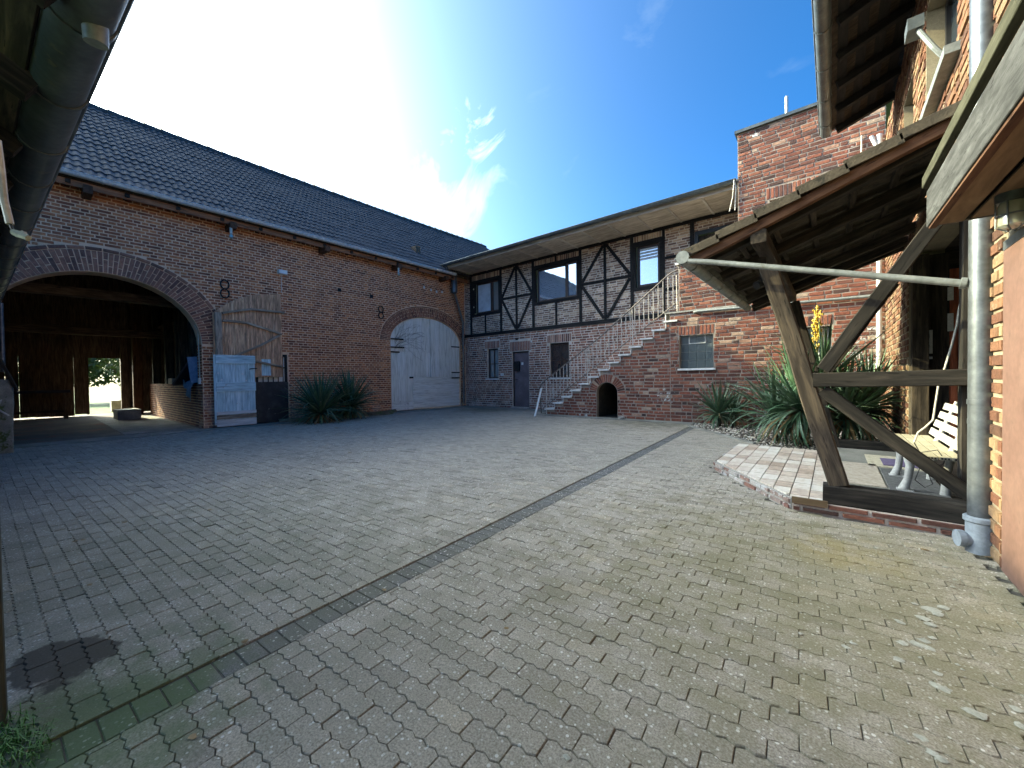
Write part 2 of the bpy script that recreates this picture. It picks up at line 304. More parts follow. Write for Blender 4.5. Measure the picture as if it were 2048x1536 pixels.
# ------------------------------------------------------------------ object helpers
WORLD = {}
def link(o, parent=None, mat_w=None):
    col.objects.link(o); mw = mat_w or Matrix.Identity(4); o.matrix_basis = mw; WORLD[o.name] = mw
    if parent is not None:
        o.parent = parent; o.matrix_parent_inverse = WORLD[parent.name].inverted()
    return o
def tag(o, label, cat, group=None):
    o['label'] = label; o['category'] = cat
    if group: o['group'] = group
    return o
def thing(name, label, cat, loc=(0, 0, 0), group=None):
    o = bpy.data.objects.new(name, None); o.empty_display_size = .2
    link(o, None, Matrix.Translation(V(loc))); return tag(o, label, cat, group)
def struct(o): o['kind'] = 'structure'; return o
def stuff(o): o['kind'] = 'stuff'; return o
class Fr:                                  # wall frame: u along, z up, n outward
    def __init__(s, o, u, n): s.o, s.u, s.n = V(o), V(u), V(n)
    def p(s, u, z, d=0.): return s.o + s.u * u + V((0, 0, z)) + s.n * d
class MB:
    def __init__(s): s.v = []; s.f = []
    def add(s, vs, fs):
        b = len(s.v); s.v += [tuple(x) for x in vs]; s.f += [tuple(b + i for i in f) for f in fs]
    def box(s, a, b):
        (x0, y0, z0), (x1, y1, z1) = a, b
        s.add([(x0, y0, z0), (x1, y0, z0), (x1, y1, z0), (x0, y1, z0), (x0, y0, z1), (x1, y0, z1), (x1, y1, z1), (x0, y1, z1)],
              [(3, 2, 1, 0), (4, 5, 6, 7), (0, 1, 5, 4), (1, 2, 6, 5), (2, 3, 7, 6), (3, 0, 4, 7)])
        return s
    def fbox(s, fr, u0, u1, z0, z1, d0, d1):
        s.add([fr.p(u0, z0, d0), fr.p(u1, z0, d0), fr.p(u1, z0, d1), fr.p(u0, z0, d1), fr.p(u0, z1, d0), fr.p(u1, z1, d0), fr.p(u1, z1, d1), fr.p(u0, z1, d1)],
              [(0, 1, 2, 3), (7, 6, 5, 4), (3, 2, 6, 7), (2, 1, 5, 6), (1, 0, 4, 5), (0, 3, 7, 4)])
        return s
    def tube(s, pts, r, seg=10, caps=True):
        pts = [V(p) for p in pts]; rr = r if isinstance(r, (list, tuple)) else [r] * len(pts); b = len(s.v); up0 = None
        for i, p in enumerate(pts):
            t = (pts[min(i + 1, len(pts) - 1)] - pts[max(i - 1, 0)]).normalized()
            if up0 is None: up0 = V((0, 0, 1)) if abs(t.z) < .9 else V((1, 0, 0))
            a = t.cross(up0).normalized(); c = a.cross(t); up0 = c
            for k in range(seg):
                th = 2 * pi * k / seg; s.v.append(tuple(p + (a * cos(th) + c * sin(th)) * rr[i]))
        for i in range(len(pts) - 1):
            for k in range(seg):
                k2 = (k + 1) % seg; s.f.append((b + i * seg + k, b + i * seg + k2, b + (i + 1) * seg + k2, b + (i + 1) * seg + k))
        if caps:
            s.f.append(tuple(b + k for k in reversed(range(seg)))); e = b + (len(pts) - 1) * seg; s.f.append(tuple(e + k for k in range(seg)))
        return s
    def extr(s, prof, p0, p1, a, c):       # closed 2-D profile swept from p0 to p1 (axes a, c)
        p0, p1, a, c = V(p0), V(p1), V(a), V(c); n = len(prof); b = len(s.v)
        for p in (p0, p1):
            for (x, y) in prof: s.v.append(tuple(p + a * x + c * y))
        for k in range(n):
            k2 = (k + 1) % n; s.f.append((b + k, b + k2, b + n + k2, b + n + k))
        s.f.append(tuple(b + k for k in reversed(range(n)))); s.f.append(tuple(b + n + k for k in range(n))); return s
    def poly(s, fr, outline, holes, d0, d1):  # extruded outline with holes, front at d1
        loops = [outline] + list(holes); flat = [p for l in loops for p in l]
        tris = tessellate_polygon([[V((p[0], p[1], 0)) for p in l] for l in loops]); n = len(flat); b = len(s.v)
        for d in (d0, d1):
            for (u, z) in flat: s.v.append(tuple(fr.p(u, z, d)))
        for t in tris:
            s.f.append((b + t[0], b + t[1], b + t[2])); s.f.append((b + n + t[2], b + n + t[1], b + n + t[0]))
        k0 = 0
        for l in loops:
            m = len(l)
            for i in range(m):
                j = (i + 1) % m; s.f.append((b + k0 + i, b + k0 + j, b + n + k0 + j, b + n + k0 + i))
            k0 += m
        return s
    def build(s, name, mat, parent=None, smooth=False, org=None):
        me = bpy.data.meshes.new(name); o_ = V(org) if org else V((0, 0, 0))
        me.from_pydata([tuple(V(v) - o_) for v in s.v] if org else s.v, [], s.f); me.materials.append(M[mat] if isinstance(mat, str) else mat)
        if smooth:
            me.polygons.foreach_set('use_smooth', [True] * len(me.polygons))
            if smooth != 'all': 
                try: me.set_sharp_from_angle(angle=radians(40))
                except Exception: pass
        me.update(); o = bpy.data.objects.new(name, me)
        return link(o, parent, Matrix.Translation(o_) if org else None)
BEAMS = {}
def beam(name, p0, p1, w, h, mat, parent, up=(0, 0, 1), rough=.0):
    """squared timber, grain along local X; w across, h along up"""
    p0, p1 = V(p0), V(p1); x = p1 - p0; L = x.length; x = x.normalized()
    y = V(up).cross(x)
    if y.length < .05: y = V((0, 1, 0)).cross(x)
    y.normalize(); z = x.cross(y)
    mb = MB(); b = min(w, h) * .07; seg = max(2, min(8, int(L / .35))) if rough else 1
    prof = [(-w / 2 + b, -h / 2), (w / 2 - b, -h / 2), (w / 2, -h / 2 + b), (w / 2, h / 2 - b), (w / 2 - b, h / 2), (-w / 2 + b, h / 2), (-w / 2, h / 2 - b), (-w / 2, -h / 2 + b)]
    for i in range(seg + 1):
        oy, oz = rng.uniform(-rough, rough), rng.uniform(-rough, rough); sc_ = 1 + rng.uniform(-rough, rough) * 3
        for (a, c) in prof: mb.v.append((L * i / seg, a * sc_ + oy, c * sc_ + oz))
    for i in range(seg):
        for k in range(8):
            k2 = (k + 1) % 8; mb.f.append((i * 8 + k, i * 8 + k2, (i + 1) * 8 + k2, (i + 1) * 8 + k))
    mb.f.append(tuple(reversed(range(8)))); mb.f.append(tuple(seg * 8 + k for k in range(8)))
    me = bpy.data.meshes.new(name); me.from_pydata(mb.v, [], mb.f); me.materials.append(M[mat]); me.update()
    mw = Matrix(((x.x, y.x, z.x, p0.x), (x.y, y.y, z.y, p0.y), (x.z, y.z, z.z, p0.z), (0, 0, 0, 1)))
    return link(bpy.data.objects.new(name, me), parent, mw)

# ------------------------------------------------------------------ brickwork
UNIT = {}
def unit_brick(mat):
    if mat not in UNIT:
        mb = MB(); c, k = .04, .10
        mb.add([(-.5, -.5, -.5), (.5, -.5, -.5), (.5, .5, -.5), (-.5, .5, -.5), (-.5 + c, -.5 + k, 1), (.5 - c, -.5 + k, 1), (.5 - c, .5 - k, 1), (-.5 + c, .5 - k, 1)],
               [(4, 5, 6, 7), (0, 1, 5, 4), (1, 2, 6, 5), (2, 3, 7, 6), (3, 0, 4, 7)])
        me = bpy.data.meshes.new('brick'); me.from_pydata(mb.v, [], mb.f); me.materials.append(M[mat]); me.update(); UNIT[mat] = me
    return UNIT[mat]
class Bricks:
    def __init__(s, fr, depth=.012, rough=.004): s.fr, s.d, s.r, s.q = fr, depth, rough, []
    def rect(s, u0, u1, z0, z1, d=None): s.q.append(((u0, z0), (u1, z0), (u1, z1), (u0, z1), d or s.d * rng.uniform(.55, 1.35), True))
    def quad(s, a, b, c, e, d=None): s.q.append((a, b, c, e, d or s.d * rng.uniform(.6, 1.3), False))
    def fill(s, u0, u1, z0, z1, ch, L=.25, joint=.011, holes=(), bond='wild', hd=.122, seed=0):
        rg = random.Random(seed + 5); n = max(1, round((z1 - z0) / ch)); ch = (z1 - z0) / n
        for i in range(n):
            a, b = z0 + i * ch + joint / 2, z0 + (i + 1) * ch - joint / 2; ivs = [(u0, u1)]
            for h in holes:
                ex = [e for e in (h(a), h((a + b) / 2), h(b)) if e]
                if not ex: continue
                h0, h1 = min(e[0] for e in ex), max(e[1] for e in ex); nv = []
                for (p, q) in ivs:
                    if h1 <= p or h0 >= q: nv.append((p, q)); continue
                    if h0 > p: nv.append((p, h0))
                    if h1 < q: nv.append((h1, q))
                ivs = nv
            if bond == 'cross':
                st = L if i % 2 == 0 else hd; x = u0 - L * 2 + (L * .5 if i % 4 == 2 else 0) + (hd * .5 if i % 2 else 0)
            else: st = None; x = u0 - rg.uniform(0, L)
            while x < u1:
                l = st or (L if rg.random() < .72 else hd); l2 = l * (1 + rg.uniform(-.03, .03)) if st is None else l
                for (p, q) in ivs:
                    e0, e1 = max(x, p), min(x + l2, q)
                    if e1 - e0 > .035: 
                        j = rg.uniform(-.0025, .0025)
                        s.rect(e0 + joint / 2, e1 - joint / 2, a + j, b + j)
                x += l2
    def soldier(s, u0, u1, z0, z1, w=.072, joint=.011, d=None):
        n = max(1, round((u1 - u0) / w)); w = (u1 - u0) / n
        for i in range(n): s.rect(u0 + i * w + joint / 2, u0 + (i + 1) * w - joint / 2, z0 + rng.uniform(0, .01), z1 - rng.uniform(0, .01), d)
    def ring(s, uc, zs, a, b, t, a0=0., a1=pi, w=.075, joint=.011, split=True):
        n = max(3, round(.5 * ((a + t) + (b + t)) * (a1 - a0) / w))
        def P(th, k): return (uc + (a + k) * cos(th), zs + (b + k) * sin(th))
        for i in range(n):
            th0, th1 = a0 + (a1 - a0) * i / n, a0 + (a1 - a0) * (i + 1) / n; g = joint / 2 / ((a + b) / 2 + t * .5)
            th0 += g; th1 -= g
            cuts = [0, t] if not split else ([0, t * .64, t] if i % 2 else [0, t * .34, t])
            for k0, k1 in zip(cuts, cuts[1:]):
                s.quad(P(th1, k0 + joint / 2), P(th0, k0 + joint / 2), P(th0, k1 - joint / 2), P(th1, k1 - joint / 2))
def emit(lists, parent, mat, nmax=300):
    """lists of Bricks -> the largest-looking ones as single bricks, the rest joined"""
    allq = []
    for b in lists:
        for q in b.q:
            cu_ = sum(p[0] for p in q[:4]) / 4; cz = sum(p[1] for p in q[:4]) / 4; c = b.fr.p(cu_, cz)
            x, y, z = proj(c); vis = z > 0 and -10 < x < 2058 and -10 < y < 1546
            allq.append((0 if vis else 1, (c - CO).length, len(allq), b, q, c))
    allq.sort(key=lambda t: t[:3]); mb = MB(); n = 0
    for vis, d, i, b, q, c in allq:
        fr, dep = b.fr, q[4]
        if n < nmax and vis == 0:
            n += 1
            if q[5]:
                w_, h_ = q[1][0] - q[0][0], q[2][1] - q[0][1]
                mw = Matrix(((fr.u.x * w_, 0, fr.n.x * dep, c.x), (fr.u.y * w_, 0, fr.n.y * dep, c.y), (0, h_, fr.n.z * dep, c.z), (0, 0, 0, 1)))
                o = bpy.data.objects.new('brick', unit_brick(mat)); link(o, parent, mw)
            else:
                m2 = MB(); brick_geo(m2, fr, q, 0); m2.build('brick', mat, parent)
        else: brick_geo(mb, fr, q, b.r)
    if mb.f: stuff(mb.build('brick_field', mat, parent))
def brick_geo(mb, fr, q, r):
    cu_ = sum(p[0] for p in q[:4]) / 4; cz = sum(p[1] for p in q[:4]) / 4; vs = []
    for p in q[:4]: vs.append(fr.p(p[0], p[1], -.006))
    for p in q[:4]:
        du, dz = cu_ - p[0], cz - p[1]
        c_ = .006
        vs.append(fr.p(p[0] + (c_ if du > 0 else -c_) + rng.uniform(-r, r) * .6, p[1] + (c_ if dz > 0 else -c_) * .8 + rng.uniform(-r, r) * .6, q[4] + rng.uniform(-r, r) * .7))
    mb.add(vs, [(4, 5, 6, 7), (0, 1, 5, 4), (1, 2, 6, 5), (2, 3, 7, 6), (3, 0, 4, 7)])
def hrect(u0, u1, z0, z1): return lambda z: (u0, u1) if z0 <= z <= z1 else None
def harch(uc, a, zs, b, t, z0=-1.):
    def f(z):
        if z < z0: return None
        if z <= zs: return (uc - a, uc + a)
        k = (z - zs) / (b + t)
        if k >= 1: return None
        h = (a + t) * sqrt(1 - k * k); return (uc - h, uc + h)
    return f
def arch_loop(uc, a, zs, b, z0, n=24):
    return [(uc - a, z0)] + [(uc - a * cos(pi * i / n), zs + b * sin(pi * i / n)) for i in range(n + 1)] + [(uc + a, z0)]
def rect_loop(u0, u1, z0, z1): return [(u0, z0), (u1, z0), (u1, z1), (u0, z1)]
def arcprof(r, a0, a1, n, t):
    o_ = [(r * cos(a0 + (a1 - a0) * i / n), r * sin(a0 + (a1 - a0) * i / n)) for i in range(n + 1)]
    i_ = [((r - t) * cos(a0 + (a1 - a0) * i / n), (r - t) * sin(a0 + (a1 - a0) * i / n)) for i in range(n, -1, -1)]
    return o_ + i_
def gutter(name, p0, p1, r, mat, parent, side, straps=.75, strapmat=None):
    p0, p1 = V(p0), V(p1); mb = MB(); a = V(side); c = V((0, 0, 1))
    mb.extr(arcprof(r, -pi, 0, 12, .006), p0, p1, a, c)
    mb.tube([p0 + a * (r + .004), p1 + a * (r + .004)], r * .13, 6)
    for p, q in ((p0, p1), (p1, p0)):
        d = (q - p).normalized() * .004
        mb.extr([(r * cos(-pi + pi * i / 12), r * sin(-pi + pi * i / 12)) for i in range(13)], p, p + d, a, c)
    g = mb.build(name, mat, parent, smooth=True)
    if straps:
        n = int((p1 - p0).length / straps)
        for i in range(n):
            p = p0.lerp(p1, (i + .5) / n); d = (p1 - p0).normalized() * .013
            MB().extr(arcprof(r + .007, -pi, 0, 12, .006), p - d, p + d, a, c).build('gutter_strap', strapmat or mat, g, smooth=True)
    return g
BX, RY, SY, WX = -11.4, 11.0, 9.64, .73
FB = Fr((BX, 0, 0), (0, 1, 0), (1, 0, 0))           # barn wall
FH = Fr((0, RY, 0), (1, 0, 0), (0, -1, 0))          # rear house wall
FS = Fr((0, SY, 0), (1, 0, 0), (0, -1, 0))          # stair / annex wall
FW = Fr((WX, 0, 0), (0, -1, 0), (-1, 0, 0))         # right house wall (u = -Y)
def plank(name, fr, pts, d0, d1, mat, parent, grain='z'):
    """board with any outline in a wall frame, grain along z or u"""
    cu_ = sum(p[0] for p in pts) / len(pts); cz = sum(p[1] for p in pts) / len(pts); o = fr.p(cu_, cz, d0)
    Zv = V((0, 0, 1)); x, y = (Zv, -fr.u) if grain == 'z' else (fr.u, Zv); z = fr.n; mb = MB(); n = len(pts)
    loc = [((p[1] - cz, -(p[0] - cu_)) if grain == 'z' else (p[0] - cu_, p[1] - cz)) for p in pts]
    for d in (0, d1 - d0):
        for (a, b) in loc: mb.v.append((a, b, d))
    for k in range(n):
        k2 = (k + 1) % n; mb.f.append((k, k2, n + k2, n + k))
    mb.f.append(tuple(reversed(range(n)))); mb.f.append(tuple(n + k for k in range(n)))
    me = bpy.data.meshes.new(name); me.from_pydata(mb.v, [], mb.f); me.materials.append(M[mat]); me.update()
    mw = Matrix(((x.x, y.x, z.x, o.x), (x.y, y.y, z.y, o.y), (x.z, y.z, z.z, o.z), (0, 0, 0, 1)))
    return link(bpy.data.objects.new(name, me), parent, mw)
def rplank(name, fr, u0, u1, z0, z1, d0, d1, mat, parent, grain='z'):
    return plank(name, fr, [(u0, z0), (u1, z0), (u1, z1), (u0, z1)], d0, d1, mat, parent, grain)
def window(parent, fr, u0, u1, z0, z1, rec=.1, fw=.06, fmat='dark_frame', pmat='glass_sky', mu=(), mz=(), bar=.03, name='window', sill=None, rev=None):
    mb = MB(); d0, d1 = -rec - .03, -rec + .035
    mb.poly(fr, rect_loop(u0, u1, z0, z1), [rect_loop(u0 + fw, u1 - fw, z0 + fw, z1 - fw)], d0, d1)
    for u in mu: mb.fbox(fr, u - bar / 2, u + bar / 2, z0 + fw, z1 - fw, d0 + .002, d1 - .004)
    us = [u0 + fw] + list(mu) + [u1 - fw]; zs = [z0 + fw] + list(mz) + [z1 - fw]
    for z in mz:
        for a, b in zip(us, us[1:]): mb.fbox(fr, a + (bar / 2 if a in mu else 0), b - (bar / 2 if b in mu else 0), z - bar / 2, z + bar / 2, d0 + .003, d1 - .006)
    wdw = mb.build(name, fmat, parent)
    for i, (a, b) in enumerate(zip(us, us[1:])):
        for c, e in zip(zs, zs[1:]):
            pm = pmat[i % len(pmat)] if isinstance(pmat, (list, tuple)) else pmat
            MB().fbox(fr, a, b, c, e, -rec - .008, -rec).build('pane', pm, wdw)
    if sill: MB().fbox(fr, u0 - .05, u1 + .05, z0 - .05, z0 - .003, -rec, .06).build('sill', sill, wdw)
    return wdw

# ================================================================== ground and paving
g_ = MB(); g_.add([(-90, -60, -.06), (60, -60, -.06), (60, 90, -.06), (-90, 90, -.06)], [(0, 1, 2, 3)])
struct(g_.build('ground', 'grass_ground'))
yard = MB(); yard.add([(BX + .02, -1.5, -.013), (WX + .05, -1.5, -.013), (WX + .05, RY, -.013), (BX + .02, RY, -.013)], [(0, 1, 2, 3)])
yard = struct(yard.build('courtyard_paving', 'joint'))
PA = radians(3.3); PU = V((cos(PA), sin(PA), 0)); PV = V((-sin(PA), cos(PA), 0)); PO = V((-1.80, 0, 0))
PL, PP, PAmp, DH = .155, .076, .0098, .074      # paver length, row pitch, wave height, half width of drain
platform = [(-1.07, 5.0), (-.26, 3.87), (.73, 3.87), (.73, 6.95), (-.05, 6.95), (-.05, 6.4), (-1.05, 6.4)]
gravel_poly = [(-2.42, SY), (-2.36, 8.95), (-.95, 7.25), (-.7, 6.4), (.73, 6.4), (.73, SY)]
def inpoly(x, y, poly):
    c = False; j = len(poly) - 1
    for i in range(len(poly)):
        (xi, yi), (xj, yj) = poly[i], poly[j]
        if (yi > y) != (yj > y) and x < (xj - xi) * (y - yi) / (yj - yi) + xi: c = not c
        j = i
    return c
def paved(x, y):
    if x < -10.86 + .05 * sin(y * 2.2) or x > WX - .01 or y < -1.2: return False
    if y > 9.30 and x > -6.9: return False
    if y > 10.35: return False
    if inpoly(x, y, platform) or inpoly(x, y, gravel_poly): return False
    return True
def clip_half(poly, k, v, keep_less):
    out = []
    for i in range(len(poly)):
        a, b = poly[i], poly[(i + 1) % len(poly)]; ia = (a[k] <= v) == keep_less; ib = (b[k] <= v) == keep_less
        if ia: out.append(a)
        if ia != ib:
            t = (v - a[k]) / (b[k] - a[k]); out.append((a[0] + (b[0] - a[0]) * t, a[1] + (b[1] - a[1]) * t))
    return out
def pav_outline(L, W, A, gap):
    lo = [(L * i / 6, -A if i % 2 else 0.) for i in range(7)]; hi = [(L * i / 6, W + (A if i % 2 else 0.)) for i in range(6, -1, -1)]
    cx, cy = L / 2, W / 2
    return [(cx + (x - cx) * (1 - gap / (L / 2)), cy + (y - cy) * (1 - gap / (W / 2))) for x, y in lo + hi]
base_ol = pav_outline(PL, PP - PAmp, PAmp, .0010)
def pav_geo(mb, ol, o, z, tilt=(0, 0)):
    cx = sum(p[0] for p in ol) / len(ol); cy = sum(p[1] for p in ol) / len(ol); n = len(ol); b = len(mb.v)
    for ins, dz in ((.0020, 0), (0, -.0032), (-.0004, -.014)):
        for (x, y) in ol:
            dx, dy = x - cx, y - cy; l = hypot(dx, dy) or 1
            q = o + PU * (x - dx / l * ins) + PV * (y - dy / l * ins)
            mb.v.append((q.x, q.y, z + dz + (tilt[0] * dx + tilt[1] * dy if dz > -.01 else 0)))
    mb.f.append(tuple(b + k for k in range(n)))
    for r in (0, 1):
        for k in range(n):
            k2 = (k + 1) % n; mb.f.append((b + r * n + k, b + (r + 1) * n + k, b + (r + 1) * n + k2, b + r * n + k2))
pavs = []
for j in range(-18, 146):
    v = j * PP; off = (j % 2) * PL / 2 + .02
    for i in range(-66, 26):
        ua = i * PL + off
        c = PO + PU * (ua + PL / 2) + PV * (v + PP / 2)
        if not paved(c.x, c.y) or not seen(c, 60): continue
        ub = ua + PL; cut = None
        if ub > -DH and ua < DH:
            if ua < -DH and ub > -DH: cut = (-DH - ua, True)
            elif ub > DH and ua < DH: cut = (DH - ua, False)
            else: continue
            if (cut[1] and cut[0] < .02) or (not cut[1] and PL - cut[0] < .02): continue
        x_, y_, z_ = proj(c)
        pavs.append((0 if -20 < x_ < 2068 and -20 < y_ < 1556 else 1, z_, len(pavs), ua, v, cut))
pavs.sort(key=lambda t: t[:3])
um = MB(); 
sv_u, sv_v = PU, PV; PU, PV = V((1, 0, 0)), V((0, 1, 0)); pav_geo(um, base_ol, V((-PL / 2, -PP / 2, 0)), 0); PU, PV = sv_u, sv_v
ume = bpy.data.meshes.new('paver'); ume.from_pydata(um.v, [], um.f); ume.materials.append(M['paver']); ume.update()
field = MB(); npv = 0
for vis, zz, idx, ua, v, cut in pavs:
    dz = rng.uniform(-.003, .0012) - (.003 if rng.random() < .07 else 0); tl = (rng.gauss(0, .011), rng.gauss(0, .013))
    if cut is None and npv < 300:
        npv += 1; c = PO + PU * (ua + PL / 2) + PV * (v + PP / 2) + V((0, 0, dz))
        mw = Matrix.Translation(c) @ Matrix.Rotation(PA + rng.uniform(-.006, .006), 4, 'Z') @ Matrix.Rotation(tl[0], 4, 'Y') @ Matrix.Rotation(tl[1], 4, 'X')
        link(bpy.data.objects.new('paver', ume), yard, mw)
    else:
        ol = base_ol
        if cut: ol = clip_half(ol, 0, cut[0] - (.004 if cut[1] else -.004), cut[1])
        if len(ol) >= 3: pav_geo(field, ol, PO + PU * ua + PV * v, dz, tl)
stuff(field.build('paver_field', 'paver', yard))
# drain channel of square stones, a little sunk
db = MB(); db.add([PO + PU * a + PV * b + V((0, 0, -.0105)) for a, b in ((-.078, -1), (.078, -1), (.078, 9.3), (-.078, 9.3))], [(0, 1, 2, 3)])
drain = struct(db.build('drain_channel', 'joint'))
k = 0; v = -.9
while v < 9.15:
    l = .078 + rng.uniform(-.002, .002)
    mb = MB(); c = PO + PU * 0 + PV * (v + l / 2)
    if seen(c, 60):
        w_ = .068; zt = -.006 + rng.uniform(-.002, .002); o_ = [(-w_, -l / 2 + .0015), (w_, -l / 2 + .0015), (w_, l / 2 - .0015), (-w_, l / 2 - .0015)]
        for ins, zz in ((.003, zt), (0, zt - .004), (0, -.02)):
            for (a, b) in o_: q = c + PU * (a - math.copysign(ins, a)) + PV * (b - math.copysign(ins, b)); mb.v.append((q.x, q.y, zz))
        mb.f = [(0, 1, 2, 3)] + [(r * 4 + i, r * 4 + 4 + i, r * 4 + 4 + (i + 1) % 4, r * 4 + (i + 1) % 4) for r in (0, 1) for i in range(4)]
        mb.build('drain_stone', 'drain_stone', drain)
    v += l
# concrete aprons
mb = MB(); ys = [-1 + .3 * i for i in range(41)]
for i in range(40):
    a, b = ys[i], min(ys[i + 1], RY)
    mb.box((BX - .05, a, -.05), (-10.84 + .05 * sin(a * 2.2), b, .006))
struct(mb.build('barn_apron', 'concrete'))
struct(MB().box((-10.82, 10.32, -.05), (-6.85, RY, .012)).build('house_apron', 'concrete'))
struct(MB().box((-6.84, 9.30, -.05), (-2.44, SY + .02, .008)).build('stair_apron', 'concrete'))

# ================================================================== the barn
barn = thing('barn', 'long old brick barn with dark tiled roof, two arched gateways and hinged wooden doors', 'barn', (BX, 5, 0))
big = dict(uc=.95, a=1.57, zs=1.98, b=1.35); bt = .42
sml = dict(uc=9.15, a=1.575, zs=2.40, b=.92); st = .34
sdoor = (3.60, 4.36, 0., 1.80)
wall = MB()
wall.poly(FB, [(-4, -.2), (16.8, -.2), (16.8, 4.95), (-4, 4.95)], [arch_loop(big['uc'], big['a'], big['zs'], big['b'], -.1), arch_loop(sml['uc'], sml['a'], sml['zs'], sml['b'], -.1), rect_loop(sdoor[0], sdoor[1], -.1, sdoor[3])], -.42, 0)
bw = wall.build('wall', 'mortar_tan', barn)
B1 = Bricks(FB, .006, .0025)
hood = .075
B1.fill(-.9, 10.99, .0, 4.93, .067, .25, .0135, [harch(big['uc'], big['a'], big['zs'], big['b'], bt + hood), harch(sml['uc'], sml['a'], sml['zs'], sml['b'], st + .05), hrect(sdoor[0] - .03, sdoor[1] + .03, -.1, sdoor[3] + .02)], 'cross', .125, 3)
B2 = Bricks(FB, .012, .003)
B2.ring(big['uc'], big['zs'], big['a'], big['b'], bt, 0, pi * .92, .078)
B2.ring(sml['uc'], sml['zs'], sml['a'], sml['b'], st, 0, pi, .075)
for (A, t, n, hd_) in ((big, bt, 26, hood), (sml, st, 24, .05)):
    for i in range(n):
        t0, t1 = pi * i / n + .004, pi * (i + 1) / n - .004
        P = lambda th, k: (A['uc'] + (A['a'] + k) * cos(th), A['zs'] + (A['b'] + k) * sin(th))
        if P(t0, t)[0] < -.7: continue
        B2.quad(P(t1, t + .006), P(t0, t + .006), P(t0, t + hd_ - .006), P(t1, t + hd_ - .006), .022)
FJ = Fr((0, big['uc'] + big['a'], 0), (1, 0, 0), (0, -1, 0))          # jamb of the big gateway
B3 = Bricks(FJ, .008); B3.fill(BX - .41, BX - .002, 0, big['zs'], .067, .25, .012, (), 'wild', seed=9)
emit([B1, B3], bw, 'barn_brick', 240); 
arch_part = MB().fbox(FB, 2.53, 2.54, 0, .01, -.2, -.19).build('gateway_arch', 'mortar_tan', barn); emit([B2], arch_part, 'arch_brick', 60)
# end and back walls
mb = MB(); mb.box((-20.4, -4.2, -.2), (BX - .42, -4.0, 5)); mb.box((-20.4, 16.8, -.2), (BX, 17.0, 5))
mb.add([(BX, 16.85, 5), (-20.4, 16.85, 5), (-15.9, 16.85, 8.6)], [(0, 1, 2)]); mb.add([(BX, -4.05, 5), (-20.4, -4.05, 5), (-15.9, -4.05, 8.6)], [(0, 1, 2)])
mb.build('end_wall', 'mortar_tan', barn)
# roof
RS = V((-4.85, 0, 3.74)); RLn = RS.length; rs = RS.normalized(); rn = V((3.74, 0, 4.85)).normalized(); E0 = V((-11.02, 0, 5.06))
mb = MB()
def slab(mb, a, b, n, t, y0, y1):
    a, b, n = V(a), V(b), V(n); vs = []
    for y in (y0, y1):
        for p in (a, b, b - n * t, a - n * t): vs.append((p.x, y, p.z))
    mb.add(vs, [(0, 1, 2, 3), (7, 6, 5, 4), (0, 4, 5, 1), (1, 5, 6, 2), (2, 6, 7, 3), (3, 7, 4, 0)])
slab(mb, E0 - rn * .03, E0 + RS - rn * .16, rn, .06, -4.3, 17.1)
rn2 = V((-3.74, 0, 4.85)).normalized(); bot = V((-20.78, 0, 5.06)); top = E0 + RS
slab(mb, bot, top - V((0, 0, .16)), rn2, .06, -4.3, 17.1)
roof = mb.build('roof', 'dark_beam', barn)
def tile_geo(mb, M_, w=.2, l=.34, wave=.026, th=.012, lift=.028, waves=1):
    n = 6 * waves + 2; vs = []; us = [w * (k / (6 * waves)) for k in range(-1, n - 1)]
    hs = [wave * (.5 + .5 * sin(2 * pi * u * waves / w)) for u in us]
    for vv, up in ((0, lift), (l, 0)):
        for u, h in zip(us, hs): vs.append(M_ @ V((u, vv, h + up)))
    for u, h in zip(us, hs): vs.append(M_ @ V((u, 0, h + lift - th - .012)))
    fs = [(k, k + 1, n + k + 1, n + k) for k in range(n - 1)] + [(2 * n + k, 2 * n + k + 1, k + 1, k) for k in range(n - 1)]
    mb.add(vs, fs)
def lay_tiles(parent, base, across, up, nrm, na, nu, w, course, mat, nmax, jit=.0, name='roof_tile', wave=.026, waves=1, sag=0.):
    l = course * 1.15; um = MB(); tile_geo(um, Matrix.Identity(4), w, l, wave, waves=waves); me = bpy.data.meshes.new(name); me.from_pydata(um.v, [], um.f)
    me.materials.append(M[mat]); me.polygons.foreach_set('use_smooth', [True] * len(me.polygons))
    try: me.set_sharp_from_angle(angle=radians(35))
    except Exception: pass
    me.update(); cand = []
    for i in range(na):
        for j in range(nu):
            p = base + across * (i * w) + up * (j * course); c = p + across * w / 2 + up * course / 2; x, y, z = proj(c)
            cand.append((0 if z > 0 and -5 < x < 2053 and -5 < y < 1540 else 1, (c - CO).length, len(cand), p))
    cand.sort(key=lambda t: t[:3]); fld = MB(); n = 0
    for vis, d, k, p in cand:
        q = p + nrm * (-sag * max(0., 1 - ((p.y - 6) / 10.5) ** 2) * (p.z - 5) / 3.7 + rng.uniform(-jit, jit) + jit * (1.6 * sin(p.y * .8) + 1.2 * sin(p.y * 2.1 + p.z * 1.5)))
        mw = Matrix(((across.x, up.x, nrm.x, q.x), (across.y, up.y, nrm.y, q.y), (across.z, up.z, nrm.z, q.z), (0, 0, 0, 1)))
        if n < nmax and vis == 0: n += 1; link(bpy.data.objects.new(name, me), parent, mw)
        elif vis == 0 or d < 14: tile_geo(fld, mw, w, l, wave, waves=waves)
    if fld.f:
        o = stuff(fld.build('roof_tile_field', mat, parent, smooth=True))
lay_tiles(roof, E0 + V((.05, -4.2, -.02)), V((0, 1, 0)), rs, rn, 77, 18, .276, RLn / 18.2, 'roof_tile', 300, .005, wave=.030, waves=2, sag=.10)
